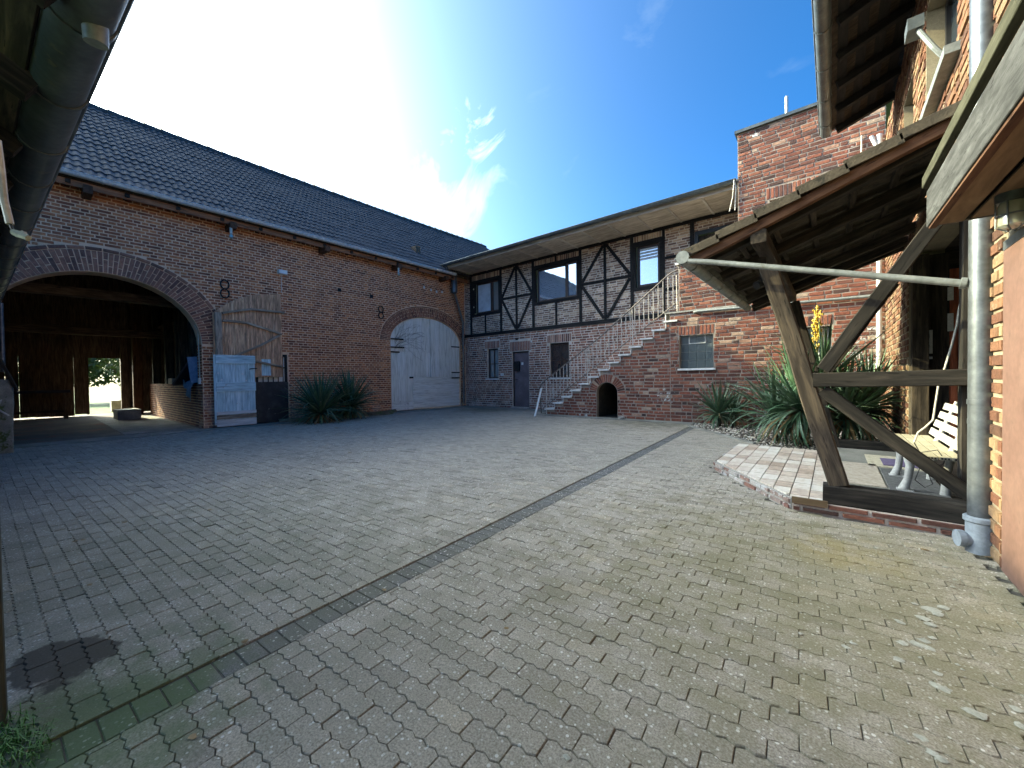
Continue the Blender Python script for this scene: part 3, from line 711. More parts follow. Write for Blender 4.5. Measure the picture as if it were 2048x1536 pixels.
for i in range(56):
    y = -4.2 + i * .38
    dz_ = lambda q: -.11 * max(0., 1 - ((q - 6) / 10.5) ** 2)
    p0, p1 = top + V((0, y, dz_(y) + rng.uniform(-.006, .006))), top + V((0, y + .40, dz_(y + .4) + rng.uniform(-.006, .006)))
    if seen(p0 + V((0, .2, 0)), 40): MB().tube([p0, p0.lerp(p1, .12), p1], [.155, .125, .11], 10).build('ridge_tile', 'roof_tile', roof, smooth=True)
gutter('gutter', (-10.98, -.25, 5.05), (-10.98, 10.15, 5.03), .075, 'zinc_light', barn, (1, 0, 0), .8)
beam('wall_plate', (-11.13, -.8, 4.90), (-11.13, 10.9, 4.90), .05, .13, 'plate_wood', barn)
slf = MB(); slf.box((-11.42, -.8, 4.955), (-11.06, 10.95, 4.975)); slf.build('eave_board', 'dark_beam', barn)
for y in (.75, 3.1, 5.33, 7.72, 9.75):
    beam('bracket_beam', (-11.6, y, 4.80), (-10.98, y, 4.80), .13, .15, 'red_beam', barn, rough=.006)
for i in range(14): beam('rafter_end', (-11.45, -.3 + i * .8, 4.93), (-11.06, -.3 + i * .8, 4.90), .07, .07, 'dark_beam', barn)
def anchor(y, z0, z1):                                   # figure-eight wall anchor
    h = (z1 - z0) / 2; mb = MB()
    for k in (0, 1):
        zc = z0 + h * (k + .5); pts = [FB.p(y + .085 * sin(t), zc + h * .5 * cos(t), .035) for t in [2 * pi * i / 18 for i in range(19)]]
        mb.tube(pts, .016, 6)
    return mb.build('wall_anchor', 'black_iron', barn, smooth=True)
anchor(2.99, 3.12, 3.55); anchor(7.22, 3.08, 3.48)
for (y, z) in ((5.85, 3.78), (6.9, 3.75)): MB().fbox(FB, y - .05, y + .05, z - .05, z + .05, 0.004, .03).build('putlog_hole', 'black_iron', barn)
FBG = Fr((BX + .10, 0, 0), (0, 1, 0), (1, 0, 0))
# pale gate in the small gateway
gate = MB().poly(FBG, arch_loop(sml['uc'], sml['a'] - .01, sml['zs'], sml['b'] - .01, .02), [], -.26, -.2).build('gate', 'gate_board', barn)
def archz(y, A): 
    k = (y - A['uc']) / A['a']; return A['zs'] + A['b'] * sqrt(max(0., 1 - k * k)) if abs(k) < 1 else 0
def vboards(part, fr, y0, y1, zb, A, wd, d0, d1, mat, grain='z', zt=None):
    n = max(1, round((y1 - y0) / wd)); w_ = (y1 - y0) / n
    for i in range(n):
        a, b = y0 + i * w_ + .003, y0 + (i + 1) * w_ - .003; zb_ = zb + rng.uniform(-.008, .008)
        if zt is not None: pts = [(a, zb_), (b, zb_), (b, zt), (a, zt)]
        else:
            pts = [(a, zb_), (b, zb_)] + [(b + (a - b) * k / 4, min(archz(b + (a - b) * k / 4, A) - .015, 9)) for k in range(5)]
            pts = [p for p in pts if p[1] >= zb_ - .001]
        if len(pts) >= 3: plank('board', fr, pts, d0 + rng.uniform(-.004, .004), d1 + rng.uniform(-.006, .006), mat, part, grain)
gy0, gy1 = sml['uc'] - sml['a'] + .015, sml['uc'] + sml['a'] - .015
vboards(gate, FBG, gy0, 9.28, 2.06, sml, .19, -.2, -.165, 'gate_board')
vboards(gate, FBG, 9.29, gy1, 1.16, sml, .2, -.2, -.15, 'gate_board')
vboards(gate, FBG, 8.50, 9.28, 1.18, sml, .2, -.2, -.168, 'gate_board', zt=2.055)
for i in range(4): rplank('board', FBG, 8.50, gy1, .06 + i * .275, .06 + (i + 1) * .275 - .008, -.2, -.16 + rng.uniform(-.006, .006), 'gate_board', gate, 'u')
vboards(gate, FBG, gy0, 8.49, .32, sml, .30, -.2, -.155, 'gate_board', zt=2.04)
rplank('board', FBG, gy0, 8.49, .05, .305, -.2, -.17, 'gate_board', gate, 'u')
for (ya, yb, z) in ((gy0 - .02, 8.12, 2.46), (gy0 - .02, 8.14, 2.18), (gy0 - .02, 7.95, 2.02), (10.30, gy1 + .03, 2.33), (10.30, gy1 + .03, 1.33), (10.30, gy1 + .03, 1.12)):
    MB().fbox(FBG, ya, yb, z - .022, z + .022, -.15, -.132).build('strap_hinge', 'black_iron', gate)
MB().fbox(FBG, 8.34, 8.49, 1.12, 1.18, -.15, -.12).build('latch', 'black_iron', gate)
# dried creeper stems on the gate
mb = MB()
for i in range(26):
    p = V((0, 7.75 + rng.random() * .1, 2.1 + rng.random() * .4)); a = rng.uniform(.1, 1.5); pts = []
    for k in range(9):
        if archz(p.y, sml) - .05 < p.z or p.y > 9.6: break
        pts.append(FBG.p(p.y, p.z, -.135)); a += rng.uniform(-.5, .45); p = p + V((0, cos(a), sin(a))) * .16
    if len(pts) > 2: mb.tube(pts, .0026, 4, False)
stuff(mb.build('creeper_stems', 'bark', gate))
# brown arched leaf folded back against the wall
leaf = MB().fbox(FB, 2.74, 4.16, 1.5, 2.6, .035, .045).build('gate_leaf', 'brown_board', barn)
leaf['label'] = 'weathered brown arched gate leaf folded back against the wall'
def ltop(y): 
    t = max(0, (y - 2.72) / 1.5); return 2.72 + .64 * (1 - (1 - min(t, 1)) ** 2.4)
ye = [2.72, 2.95, 3.16, 3.38, 3.6, 3.83, 4.03, 4.22]
for i, (a, b) in enumerate(zip(ye, ye[1:])):
    zb = 1.46 if i < 3 else 1.20
    plank('board', FB, [(a + .003, zb), (b - .003, zb), (b - .003, ltop(b)), ((a + b) / 2, ltop((a + b) / 2)), (a + .003, ltop(a))], .05 + rng.uniform(-.004, .004), .085, 'brown_board', leaf)
def fb(p): return FB.p(p[0], p[1], .115)
for pts in (((2.9, 2.74), (3.5, 2.90), (4.27, 2.91)), ((2.9, 2.56), (3.4, 2.55), (4.2, 2.33)), ((3.15, 1.72), (3.7, 2.0), (4.15, 2.30)), ((2.9, 1.60), (3.5, 1.62), (4.18, 1.47))):
    for a, b in zip(pts, pts[1:]): beam('brace', fb(a), fb(b), .05, .075, 'brown_brace', leaf, (1, 0, 0), .004)
beam('stile', FB.p(2.82, 1.46, .12), FB.p(2.82, 2.74, .12), .13, .08, 'brown_brace', leaf, (1, 0, 0), .006)
rplank('patch', FB, 3.72, 3.93, 1.24, 1.66, .087, .1, 'blue_board', leaf)
# pale blue half door in front of it
bd = MB().fbox(FB, 2.72, 3.50, .1, 1.70, .135, .145).build('half_door', 'blue_board', barn); bd['label'] = 'pale blue ledged half door with white bottom board'
for a, b in zip([2.69, 2.91, 3.12, 3.33, 3.54], [2.91, 3.12, 3.33, 3.54]): rplank('board', FB, a + .002, b - .002, .07, 1.735, .15, .172, 'blue_board', bd)
for z0, z1, m_ in ((1.53, 1.72, 'blue_board'), (.86, 1.08, 'blue_board'), (.31, .385, 'white_board'), (.20, .30, 'brown_brace'), (.03, .19, 'white_board')):
    rplank('ledge', FB, 2.73, 3.545, z0, z1, .173, .20, m_, bd, 'u')
MB().tube([FB.p(3.42, 1.40, .18), FB.p(3.46, 1.41, .21), FB.p(3.58, 1.42, .21)], .012, 6).build('latch', 'black_iron', bd)
for (y, z) in ((2.78, 1.30), (2.84, 1.14), (3.27, 1.28), (3.34, 1.12), (3.43, 1.62)): MB().fbox(FB, y - .018, y + .018, z - .014, z + .014, .172, .176).build('paper_scrap', 'white_paint', bd)
# black stable door with barred opening
sdr = MB().poly(FB, rect_loop(sdoor[0], sdoor[1], .02, sdoor[3]), [rect_loop(sdoor[0] + .05, sdoor[1] - .05, .06, sdoor[3] - .06)], -.08, .01).build('stable_door', 'black_iron', barn)
MB().fbox(FB, 3.58, 4.36, .03, 1.07, .012, .035).build('sheet', 'black_sheet', sdr)
MB().fbox(FB, 3.66, 4.30, 1.08, 1.73, -.045, -.03).build('white_panel', 'white_paint', sdr)
for i in range(6): MB().tube([FB.p(3.66 + i * .12, 1.05, -.012), FB.p(3.66 + i * .12, 1.76, -.012)], .012, 6).build('bar', 'black_iron', sdr)
MB().fbox(FB, 3.65, 4.31, 1.43, 1.46, -.028, .0).build('cross_bar', 'black_iron', sdr)
# downpipe in the corner
p = [px(908, 552, 0, -11.2), px(909, 585, 0, -11.2), px(926, 645, 0, -11.25), px(928, 808, 0, -11.25)]
dp = MB(); dp.tube([(-10.98, 10.2, 5.0), p[0], p[1]], .05, 10); dp.tube([p[1], p[2], p[3]], .045, 10)
dpo = dp.build('downpipe', 'zinc', barn, smooth=True)
MB().tube([p[0] + V((0, 0, .06)), p[0], p[1], p[1] - V((0, 0, .06))], [.07, .12, .12, .05], 12).build('rainwater_head', 'zinc', dpo, smooth=True)
# ---- inside of the barn
inside = MB(); inside.box((-20.3, -3.9, -.06), (BX - .06, 16.7, .003)); struct(inside.build('barn_floor', 'barn_floor'))
struct(MB().box((-17.5, 1.2, .003), (BX - .1, 2.45, .012)).build('barn_floor_slab', 'concrete'))
FBK = Fr((-19.6, 0, 0), (0, 1, 0), (1, 0, 0))
q0, q1 = px(176, 716, 0, -19.6), px(246, 815, 0, -19.6)     # daylight opening in the back wall
od0, od1, odz = q0.y, q1.y, q0.z
bwall = MB().fbox(FBK, -3.9, -3.8, 0, 5, -.02, 0).build('plank_wall', 'barn_wood', barn)
y = -3.8; k = 0
while y < 9:
    wd_ = rng.uniform(.24, .32); gap = rng.choice([.0, .0, .0, .0, .0, .0, .006]) if -1 < y < 4 else 0
    for lim in (od0, od1):
        if y < lim - .01 < y + wd_: wd_ = lim - y; gap = 0
    z0 = odz if od0 - .02 < y + wd_ / 2 < od1 else rng.uniform(.02, .07)
    rplank('board', FBK, y, y + wd_ - gap, z0, 4.9, 0, .03, 'barn_wood', bwall); y += wd_
MB().box((-19.66, -3.9, odz + .02), (-19.64, 9, 4.95)).build('backing', 'barn_wood', barn)  # unseen sheet added to stop daylight through gaps above the opening
beam('post', (-19.5, od1 + .05, 0), (-19.5, od1 + .05, 4.9), .2, .2, 'barn_wood', barn)
mb = MB(); mb.box((-20.3, 9, 0), (BX - .42, 9.2, 6)); mb.box((-20.3, -3.98, 0), (BX - .42, -3.8, 6)); mb.build('partition_wall', 'barn_wood', barn)
FI = Fr((0, 2.56, 0), (1, 0, 0), (0, -1, 0))
low = MB().fbox(FI, -18.2, BX - .42, 0, 1.05, -.24, 0).build('low_wall', 'mortar_tan', barn)
B4 = Bricks(FI, .01); B4.fill(-18.2, BX - .42, 0, 1.05, .067, .25, .012, (), 'wild', seed=21); emit([B4], low, 'arch_brick', 0)
for X_, lean in ((-12.7, .10), (-13.9, .0), (-14.35, -.02), (-15.7, .05), (-17.6, 0)):
    beam('post', (X_, 2.66, 1.05), (X_ - lean * 2, 2.66, 4.6), .2, .2, 'old_post', barn, (0, 1, 0), .012)
for z, X_ in ((3.15, -13.2), (2.62, -16.8), (4.1, -15)): beam('tie_beam', (X_, -3.8, z), (X_, 9, z), .2, .22, 'barn_wood', barn, rough=.01)
beam('post', (-18.6, 2.3, 0), (-18.6, 2.3, 4.6), .24, .24, 'red_beam', barn)
loft = MB().box((-19.5, 2.7, 2.9), (-12, 9, 2.98)).build('hay_loft', 'barn_wood', barn)
cd = MB(); cd.tube([(-11.55, 2.50, 1.18), (-11.55, 2.49, 2.3), (-11.55, 2.42, 2.42)], .012, 6); cd.build('cable', 'cable', barn)
MB().box((-11.6, 2.47, 1.05), (-11.5, 2.52, 1.19)).build('socket', 'white_paint', barn)
# things lying in the barn
mb = MB(); mb.box((-17.1, 1.55, .012), (-16.1, 2.05, .30)); mb.box((-17.0, 1.63, .30), (-16.2, 1.97, .302))
tag(mb.build('stone_trough', 'stone', org=(-16.6, 1.8, 0)), 'low stone trough on the barn floor beside the red post', 'trough')
def cloth():
    mb = MB(); n = 9
    ys_ = [(-12.1 - .75 * i / n) for i in range(n + 1)]
    for i in range(n + 1):
        x = ys_[i]; s_ = .06 * sin(i * 1.7)
        for (y, z) in ((2.85, 1.10), (2.60, 1.12 + s_ * .3), (2.50, 1.08), (2.44 + s_ * .3, .95), (2.42 + s_ * .5, .62 + .06 * i)): mb.v.append((x, y, z + s_ * .4))
    for i in range(n):
        for j in range(4): a = i * 5 + j; mb.f.append((a, a + 1, a + 6, a + 5))
    o = mb.build('cloth', 'blue_cloth', smooth='all', org=(-12.4, 2.6, 1.08)); md = o.modifiers.new('s', 'SOLIDIFY'); md.thickness = .012; return o
tag(cloth(), 'light blue cloth hanging over the low brick wall inside the barn', 'cloth')
o = beam('panel', (-12.2, 2.62, 1.62), (-13.4, 2.52, 1.06), .06, .42, 'navy', None, (0, 1, .2)); tag(o, 'dark navy padded panel leaning on the low wall inside the barn', 'panel')
o = beam('insulation_board', (-11.95, 2.66, 1.10), (-11.95, 2.6, 1.72), .5, .05, 'blue_cloth', None, (1, 0, 0)); tag(o, 'bluish board standing on the low wall beside the barn gateway jamb', 'board')
for X_, w_, h_, lab in ((-13.6, .42, .34, 'grey cardboard box on the low barn wall between two leaning posts'), (-15.1, .5, .16, 'flat pale box on the low barn wall farther back')):
    o = MB().box((X_ - w_ / 2, 2.56, 1.052), (X_ + w_ / 2, 2.9, 1.052 + h_)).build('cardboard_box', 'card', org=(X_, 2.7, 1.052)); tag(o, lab, 'box')
wb = thing('workbench', 'dark wooden workbench standing before the plank wall inside the barn', 'workbench', (-18.9, -.4, 0))
MB().box((-19.3, -.9, .82), (-18.5, .75, .90)).build('top', 'navy', wb)
for a in (-19.2, -18.6):
    for b in (-.8, .65): beam('leg', (a, b, .003), (a, b, .82), .09, .09, 'barn_wood', wb)
beam('stretcher', (-18.6, -.75, .25), (-18.6, .6, .25), .05, .07, 'old_post', wb)
# garden behind the barn
struct(MB().box((-60, -30, -.055), (-20.3, 40, -.01)).build('garden_lawn', 'grass_ground'))
def leafcloud(mb, c, rad, n, size, flat=1.):
    for i in range(n):
        while True:
            d = V((rng.uniform(-1, 1), rng.uniform(-1, 1), rng.uniform(-1, 1)))
            if .25 < d.length < 1: break
        q = V(c) + V((d.x * rad[0], d.y * rad[1], d.z * rad[2])); a = V((rng.gauss(0, 1), rng.gauss(0, 1), rng.gauss(0, 1))).normalized(); b = a.orthogonal().normalized()
        s_ = size * rng.uniform(.6, 1.3); mb.add([q - a * s_, q + b * s_ * .45, q + a * s_, q - b * s_ * .45], [(0, 1, 2, 3)])
def tree(loc, h, rad, n, size, label, trunk=.12):
    t = thing('garden_tree', label, 'tree', loc); p = V(loc); mb = MB()
    mb.tube([p, p + V((.1, .05, h * .4)), p + V((-.05, .1, h))], [trunk, trunk * .8, trunk * .3], 8)
    for k in range(6):
        a = rng.uniform(0, 6.28); s_ = p + V((0, 0, h * rng.uniform(.3, .7))); mb.tube([s_, s_ + V((cos(a), sin(a), .7)) * rad[0] * .5, s_ + V((cos(a), sin(a), .9)) * rad[0] * .85], [trunk * .4, trunk * .25, trunk * .1], 5)
    mb.build('trunk', 'bark', t); mb = MB()
    for k in range(7): leafcloud(mb, p + V((rng.uniform(-.6, .6) * rad[0], rng.uniform(-.6, .6) * rad[1], h + rng.uniform(-.5, .5) * rad[2])), [r_ * .55 for r_ in rad], n // 7, size)
    mb.build('crown', 'tree_leaf', t)
tree((-24.5, 2.9, -.01), 1.75, (1.3, 1.5, 1.0), 2600, .085, 'leafy tree seen through the daylight opening at the back of the barn', .09)
tree((-33, .8, -.01), 2.2, (3, 4, 1.6), 3000, .17, 'paler tree farther behind the barn, seen through its back opening', .15)
o = MB().box((-21.9, 1.9, -.01), (-21.4, 2.42, .42)).build('concrete_block', 'stone', org=(-21.6, 2.1, -.01)); tag(o, 'pale stone block standing on the lawn behind the barn', 'block')

# ================================================================== rear house
house = thing('half_timbered_house', 'two-storey brick house with black half-timbering and deep boarded eaves behind the stairs', 'house', (-7, RY, 0))
ops = dict(w1=(-10.97, -9.50, 3.55, 4.85), w2=(-7.95, -6.19, 3.62, 4.88), w3=(-4.43, -3.61, 3.58, 4.88), ud=(-2.78, -1.85, 2.6, 4.82),
           lw=(-10.2, -9.64, 1.08, 2.20), ld=(-8.98, -8.22, .05, 2.03), rw=(-7.35, -6.60, 1.08, 2.23))
hw = MB().poly(FH, [(BX, -.2), (-1.5, -.2), (-1.5, 5.2), (BX, 5.2)], [rect_loop(*v) for v in ops.values()], -.35, 0).build('wall', 'mortar_grey', house)
H1 = Bricks(FH, .007, .003); H2 = Bricks(FH, .007, .003)
los = {k: hrect(v[0], v[1], v[2], v[3]) for k, v in ops.items()}
H1.fill(BX + .02, -3.0, 0, 2.70, .08, .245, .018, [los['lw'], los['ld'], los['rw'], hrect(-10.32, -9.56, 2.18, 2.50), hrect(-9.08, -8.12, 2.0, 2.40), hrect(-7.45, -6.5, 2.2, 2.52)], 'wild', .12, 31)
H1.soldier(-10.31, -9.57, 2.21, 2.49); H1.soldier(-9.07, -8.13, 2.04, 2.39); H1.soldier(-7.44, -6.51, 2.24, 2.51)
H2.fill(BX + .02, -1.6, 2.83, 5.09, .0675, .235, .015, [los['w1'], los['w2'], los['w3'], los['ud'], hrect(-10.97, -9.5, 4.8, 5.1), hrect(-7.95, -6.19, 4.85, 5.1), hrect(-4.43, -3.61, 4.85, 5.1)], 'wild', .115, 33)
for a, b, z in ((-10.95, -9.52, 4.87), (-7.93, -6.21, 4.90), (-4.41, -3.63, 4.90)): H2.soldier(a, b, z, 5.08, .068)
emit([H1], hw, 'house_brick', 150)
infill = MB().fbox(FH, BX + .02, BX + .03, 2.83, 2.84, -.05, -.04).build('upper_wall', 'mortar_grey', house); emit([H2], infill, 'infill_brick', 150)
def tim(u0_, z0, u1_, z1, w_=.095): 
    d = (V((u1_, z1)) - V((u0_, z0))); 
    return beam('timber', FH.p(u0_, z0, .008), FH.p(u1_, z1, .008), .045, w_, 'timber_black', house, (0, 0, 1) if abs(d.y) < abs(d.x) * 3 else (1, 0, 0))
tim(BX + .02, 2.765, -2.8, 2.765, .12); tim(BX + .02, 5.12, -1.6, 5.12, .09)
for u in (-11.01, -9.46, -7.99, -6.15, -4.47): tim(u, 2.83, u, 5.08)
for u, t_ in ((-10.25, 3.52), (-7.06, 3.58)): tim(u, 2.83, u, t_, .07)
tim(-7.06, 4.90, -7.06, 5.08, .06)
for a, c, b in ((-9.46, -8.73, -7.99), (-6.15, -5.31, -4.47)):
    tim(c, 2.83, c, 5.08, .08); tim(a + .05, 3.985, c - .05, 3.985, .08); tim(c + .05, 3.985, b - .05, 3.985, .08)
    for (x0, z0, x1, z1) in ((c - .05, 5.05, a + .06, 4.04), (c + .05, 5.05, b - .06, 4.04), (a + .06, 3.93, c - .05, 2.86), (b - .06, 3.93, c + .05, 2.86)): tim(x0, z0, x1, z1, .088)
tim(-3.575, 2.83, -3.575, 5.08, .07); tim(-2.84, 2.83, -2.84, 5.08, .10); tim(-3.53, 4.30, -2.9, 4.30, .07); tim(-3.53, 3.45, -2.9, 3.45, .07)
for k in ('w1', 'w2', 'w3'):                                 # black window surrounds
    a, b, c, d = ops[k]
    MB().poly(FH, rect_loop(a - .02, b + .02, c - .06, d + .03), [rect_loop(a + .075, b - .075, c + .04, d - .10)], -.06, .022).build('window_surround', 'timber_black', house)
window(house, FH, -10.78, -9.60, 3.60, 4.76, .10, .055, 'brown_frame', ['blind', 'glass_grey'], mu=(-9.98,), bar=.13)
wd2 = window(house, FH, -7.86, -6.70, 3.67, 4.78, .10, .05, 'brown_frame', 'glass_sky')
window(house, FH, -6.68, -6.27, 3.67, 4.78, .06, .05, 'brown_frame', 'glass_sky')
w3 = window(house, FH, -4.34, -3.70, 3.64, 4.78, .10, .06, 'brown_frame', 'glass_sky')
for i in range(4): MB().fbox(FH, -4.27, -3.77, 4.40 + i * .085, 4.455 + i * .085, -.092, -.085).build('shutter_slat', 'blind', w3)
rplank('shutter_box', FH, -10.95, -10.78, 3.62, 4.75, -.05, .012, 'timber_black', house)
for z in (4.55, 3.85): MB().tube([FH.p(-10.86, z, .02), FH.p(-10.82, z + .02, .05)], .018, 6).build('shutter_hook', 'white_paint', house)
ud = MB().poly(FH, rect_loop(-2.78, -1.85, 2.6, 4.82), [rect_loop(-2.70, -1.93, 2.62, 4.72)], -.1, .02).build('upper_door', 'dark_frame', house)
rplank('leaf', FH, -2.69, -1.94, 2.63, 4.71, -.09, -.05, 'dark_beam', ud)
window(house, FH, *ops['lw'], .12, .05, 'brown_frame', 'glass_grey', mu=(-9.92,), mz=(1.63,), sill='marble')
window(house, FH, *ops['rw'], .12, .05, 'brown_frame', 'glass_dark', mu=(-6.975,), mz=(1.66,), sill='marble')
ld = MB().poly(FH, rect_loop(-8.98, -8.22, .05, 2.03), [rect_loop(-8.94, -8.26, .06, 1.99)], -.16, -.06).build('door', 'brown_frame', house)
MB().fbox(FH, -8.935, -8.265, .06, 1.985, -.13, -.085).build('leaf', 'purple_door', ld)
MB().tube([FH.p(-8.88, 1.02, -.08), FH.p(-8.88, 1.02, -.03), FH.p(-8.76, 1.02, -.03)], .012, 6).build('handle', 'black_iron', ld)
MB().fbox(FH, -8.89, -8.68, 1.33, 1.68, -.083, -.02).build('letter_box', 'black_iron', ld)
MB().fbox(FH, -8.62, -8.53, 1.55, 1.64, -.083, -.078).build('sticker', 'white_paint', ld)
MB().fbox(FH, -9.0, -8.2, .012, .049, -.2, .12).build('threshold', 'stone', ld)
MB().fbox(FH, -9.49, -9.36, 1.16, 1.27, .002, .05).build('socket', 'white_paint', house)
for (u, z) in ((-8.74, 2.47),): MB().fbox(FH, u - .06, u + .06, z - .03, z + .035, .004, .016).build('vent_hole', 'black_iron', house)
for (u, z) in ((-10.1, 2.62), (-10.95, 2.3), (-8.1, 2.35)): MB().fbox(FH, u - .03, u + .03, z - .03, z + .03, .01, .018).build('white_fixing', 'white_paint', house)
# eaves
SF = 5.17
sf = MB().box((BX + .02, 9.80, SF + .022), (-1.58, RY - .001, SF + .05)).build('eaves_soffit', 'dark_beam', house)
xs = [BX + .03] + [-10.9 + .78 * i for i in range(12)] + [-1.6]
for a, b in zip(xs, xs[1:]):
    beam('soffit_panel', (a + .004, 10.385, SF + .01), (b - .004, 10.385, SF + .01), 1.15, .018, 'soffit', sf)
for x in xs[1:-1]: beam('soffit_batten', (x, 9.83, SF - .012), (x, 10.98, SF - .012), .05, .022, 'soffit_batten', sf)
beam('fascia', (BX + .02, 9.79, 5.23), (-1.58, 9.79, 5.23), .03, .15, 'soffit_batten', house)
gutter('gutter', (-11.2, 9.68, 5.29), (-1.6, 9.68, 5.29), .075, 'zinc_dark', house, (0, -1, 0), .8)
MB().tube([(-10.98, 9.68, 5.22), (-10.98, 9.8, 5.12), (-11.1, 10.15, 5.0)], .045, 10).build('spout', 'zinc', house, smooth=True)
rf = MB(); rf.add([(-10.9, 9.72, 5.32), (-1.5, 9.72, 5.32), (-1.5, 16, 5.9), (-10.9, 16, 5.9), (-10.9, 9.72, 5.26), (-1.5, 9.72, 5.26), (-1.5, 16, 5.84), (-10.9, 16, 5.84)], [(0, 1, 2, 3), (7, 6, 5, 4), (0, 4, 5, 1), (1, 5, 6, 2), (3, 2, 6, 7)])
rf.build('roof', 'roof_tile', house)

# ================================================================== outside staircase
stair = thing('outside_staircase', 'brick outside staircase with pale stone treads, small arched opening and iron railing', 'staircase', (-5, SY, 0))
S0, SX, SZ0, SDZ, NS = -6.61, .2895, .175, .186, 13
def step(i): return S0 + SX * i, SZ0 + SDZ * i
ol = [(S0 + .03, -.1)]
for i in range(NS):
    x, z = step(i); ol += [(x + .03, z - .035), (x + .03 + SX, z - .035)]
ol = [ol[0]] + ol[1:] 
xe = step(NS)[0] + .03; ol[-1] = (-3.0, ol[-1][1]); ol += [(-3.0, -.1)]
AR = dict(uc=-4.64, a=.30, zs=.66, b=.28)
sw = MB().poly(FS, ol, [arch_loop(AR['uc'], AR['a'], AR['zs'], AR['b'], -.05, 14)], -1.34, 0).build('wall', 'mortar_annex', stair)
def stairlim(z):
    i = max(0, math.ceil((z - SZ0 + .05) / SDZ)); return (-9, step(i)[0] + .035)
SB = Bricks(FS, .008, .004)
SB.fill(S0 + .03, -3.0, 0, 2.40, .0805, .245, .018, [stairlim, harch(AR['uc'], AR['a'], AR['zs'], AR['b'], .22)], 'wild', .12, 41)
SB.ring(AR['uc'], AR['zs'], AR['a'], AR['b'], .22, 0, pi, .075, .013, split=False)
emit([SB], sw, 'stair_brick', 300)
stuff_in = MB(); al = arch_loop(AR['uc'], AR['a'] - .004, AR['zs'], AR['b'] - .004, .004, 14); nal = len(al)
for d_ in (-.12, -1.3):
    for (a_, b_) in al: stuff_in.v.append(tuple(FS.p(a_, b_, d_)))
stuff_in.f = [(k, (k + 1) % nal, nal + (k + 1) % nal, nal + k) for k in range(nal)] + [tuple(nal + k for k in range(nal))]
stuff_in.build('shade_lining', 'soil', stair)  # dark shell added inside the arch, its colour standing in for shade
for i in range(NS):
    x, z = step(i)
    MB().box((x, SY - .055, z - .038), (x + SX + .025, RY - .012, z)).build('tread', 'marble', stair)
    MB().box((x + .031, SY - .012, z - .035 - .15 if i else .01), (x + .05, RY - .012, z - .036)).build('riser', 'marble', stair)
MB().box((-3.12, SY - .035, 2.565), (-1.6, RY - .012, 2.60)).build('landing_slab', 'stone', stair)
for x0_ in (-3.1,): MB().box((x0_ - .01, SY - .013, 2.42), (x0_ + .012, SY + .3, 2.564)).build('riser', 'marble', stair)
rl = MB(); 
hp = [(-6.80, .02), (-6.84, .45), (-6.88, .70), (-6.82, .86), (-6.62, 1.02), (-4.82, 2.18), (-3.10, 3.47), (-2.97, 3.55), (-2.83, 3.59)]
rl.tube([FS.p(a, b, -.06) for a, b in hp], .019, 8); rail = rl.build('railing', 'handrail_iron', stair, smooth=True)
lo_ = lambda u: .20 + (u + 6.70) * (2.83 - .20) / (-2.85 + 6.70)
hi_ = lambda u: (1.02 + (u + 6.62) * (2.18 - 1.02) / 1.8) if u < -4.82 else ((2.18 + (u + 4.82) * 1.29 / 1.72) if u < -3.1 else 3.5)
MB().tube([FS.p(-6.72, lo_(-6.72), -.06), FS.p(-2.83, lo_(-2.83), -.06)], .012, 6).build('lower_rail', 'handrail_iron', rail)
u = -6.6; i = 0
while u < -2.84:
    MB().tube([FS.p(u, lo_(u), -.06), FS.p(u, hi_(u) - .01, -.06)], .0115, 5).build('baluster', 'rail_iron', rail)
    if i % 5 == 2:
        zc = lo_(u) * .6 + hi_(u) * .4; mb = MB()
        for sx in (-1, 1):
            for sz in (-1, 1): mb.tube([FS.p(u + sx * (.01 + .045 * t_ * (1 - .35 * t_)) + sx * .012 * sin(t_ * 6), zc + sz * .055 * sin(t_ * 3), -.06) for t_ in [k_ / 7 for k_ in range(8)]], .006, 4)
        mb.build('scroll', 'rail_iron', rail)
    u += .118; i += 1
for u_ in (-6.62, -5.25, -3.95, -2.86): MB().tube([FS.p(u_ + .02, max(.01, lo_(u_) - .35), -.045), FS.p(u_, hi_(u_) - .02, -.06)], .013, 6).build('newel', 'rail_iron', rail)

# ================================================================== annex with the glass-block windows
annex = thing('brick_annex', 'tall red brick annex with flat parapet and glass-block windows, right of the staircase', 'building', (-1, SY, 0))
gw = (-2.79, -2.06, 1.26, 2.02); gw2 = (-.56, -.02, 1.50, 2.01); tw = (-1.0, -.10, 3.75, 4.66)
aw = MB().poly(FS, [(-3.0, -.1), (WX, -.1), (WX, 6.22), (-1.57, 6.22), (-1.57, 3.68), (-2.80, 3.68), (-2.80, 2.55), (-3.0, 2.55)], [rect_loop(*gw), rect_loop(*gw2), rect_loop(*tw)], -.24, 0).build('wall', 'mortar_annex', annex)
AB = Bricks(FS, .008, .004)
hs_ = [hrect(gw[0], gw[1], gw[2], gw[3]), hrect(gw[0] - .03, gw[1] + .03, 2.0, 2.25), hrect(*gw2), hrect(gw2[0] - .03, gw2[1] + .03, 1.99, 2.24), hrect(*tw), hrect(tw[0] - .07, tw[1] + .07, 4.64, 4.92)]
AB.fill(-3.0, WX, 0, 2.50, .0805, .245, .015, hs_, 'wild', .12, 51)
AB.fill(-2.79, WX, 2.52, 3.66, .081, .245, .015, hs_, 'wild', .12, 52); AB.fill(-1.57, WX, 3.66, 6.2, .0805, .245, .015, hs_, 'wild', .12, 53)
for a in ((gw[0] - .02, gw[1] + .02, 2.03, 2.24), (gw2[0] - .02, gw2[1] + .02, 2.02, 2.23), (tw[0] - .06, tw[1] + .06, 4.68, 4.91)): AB.soldier(*a, .075, .013)
emit([AB], aw, 'stair_brick', 300)
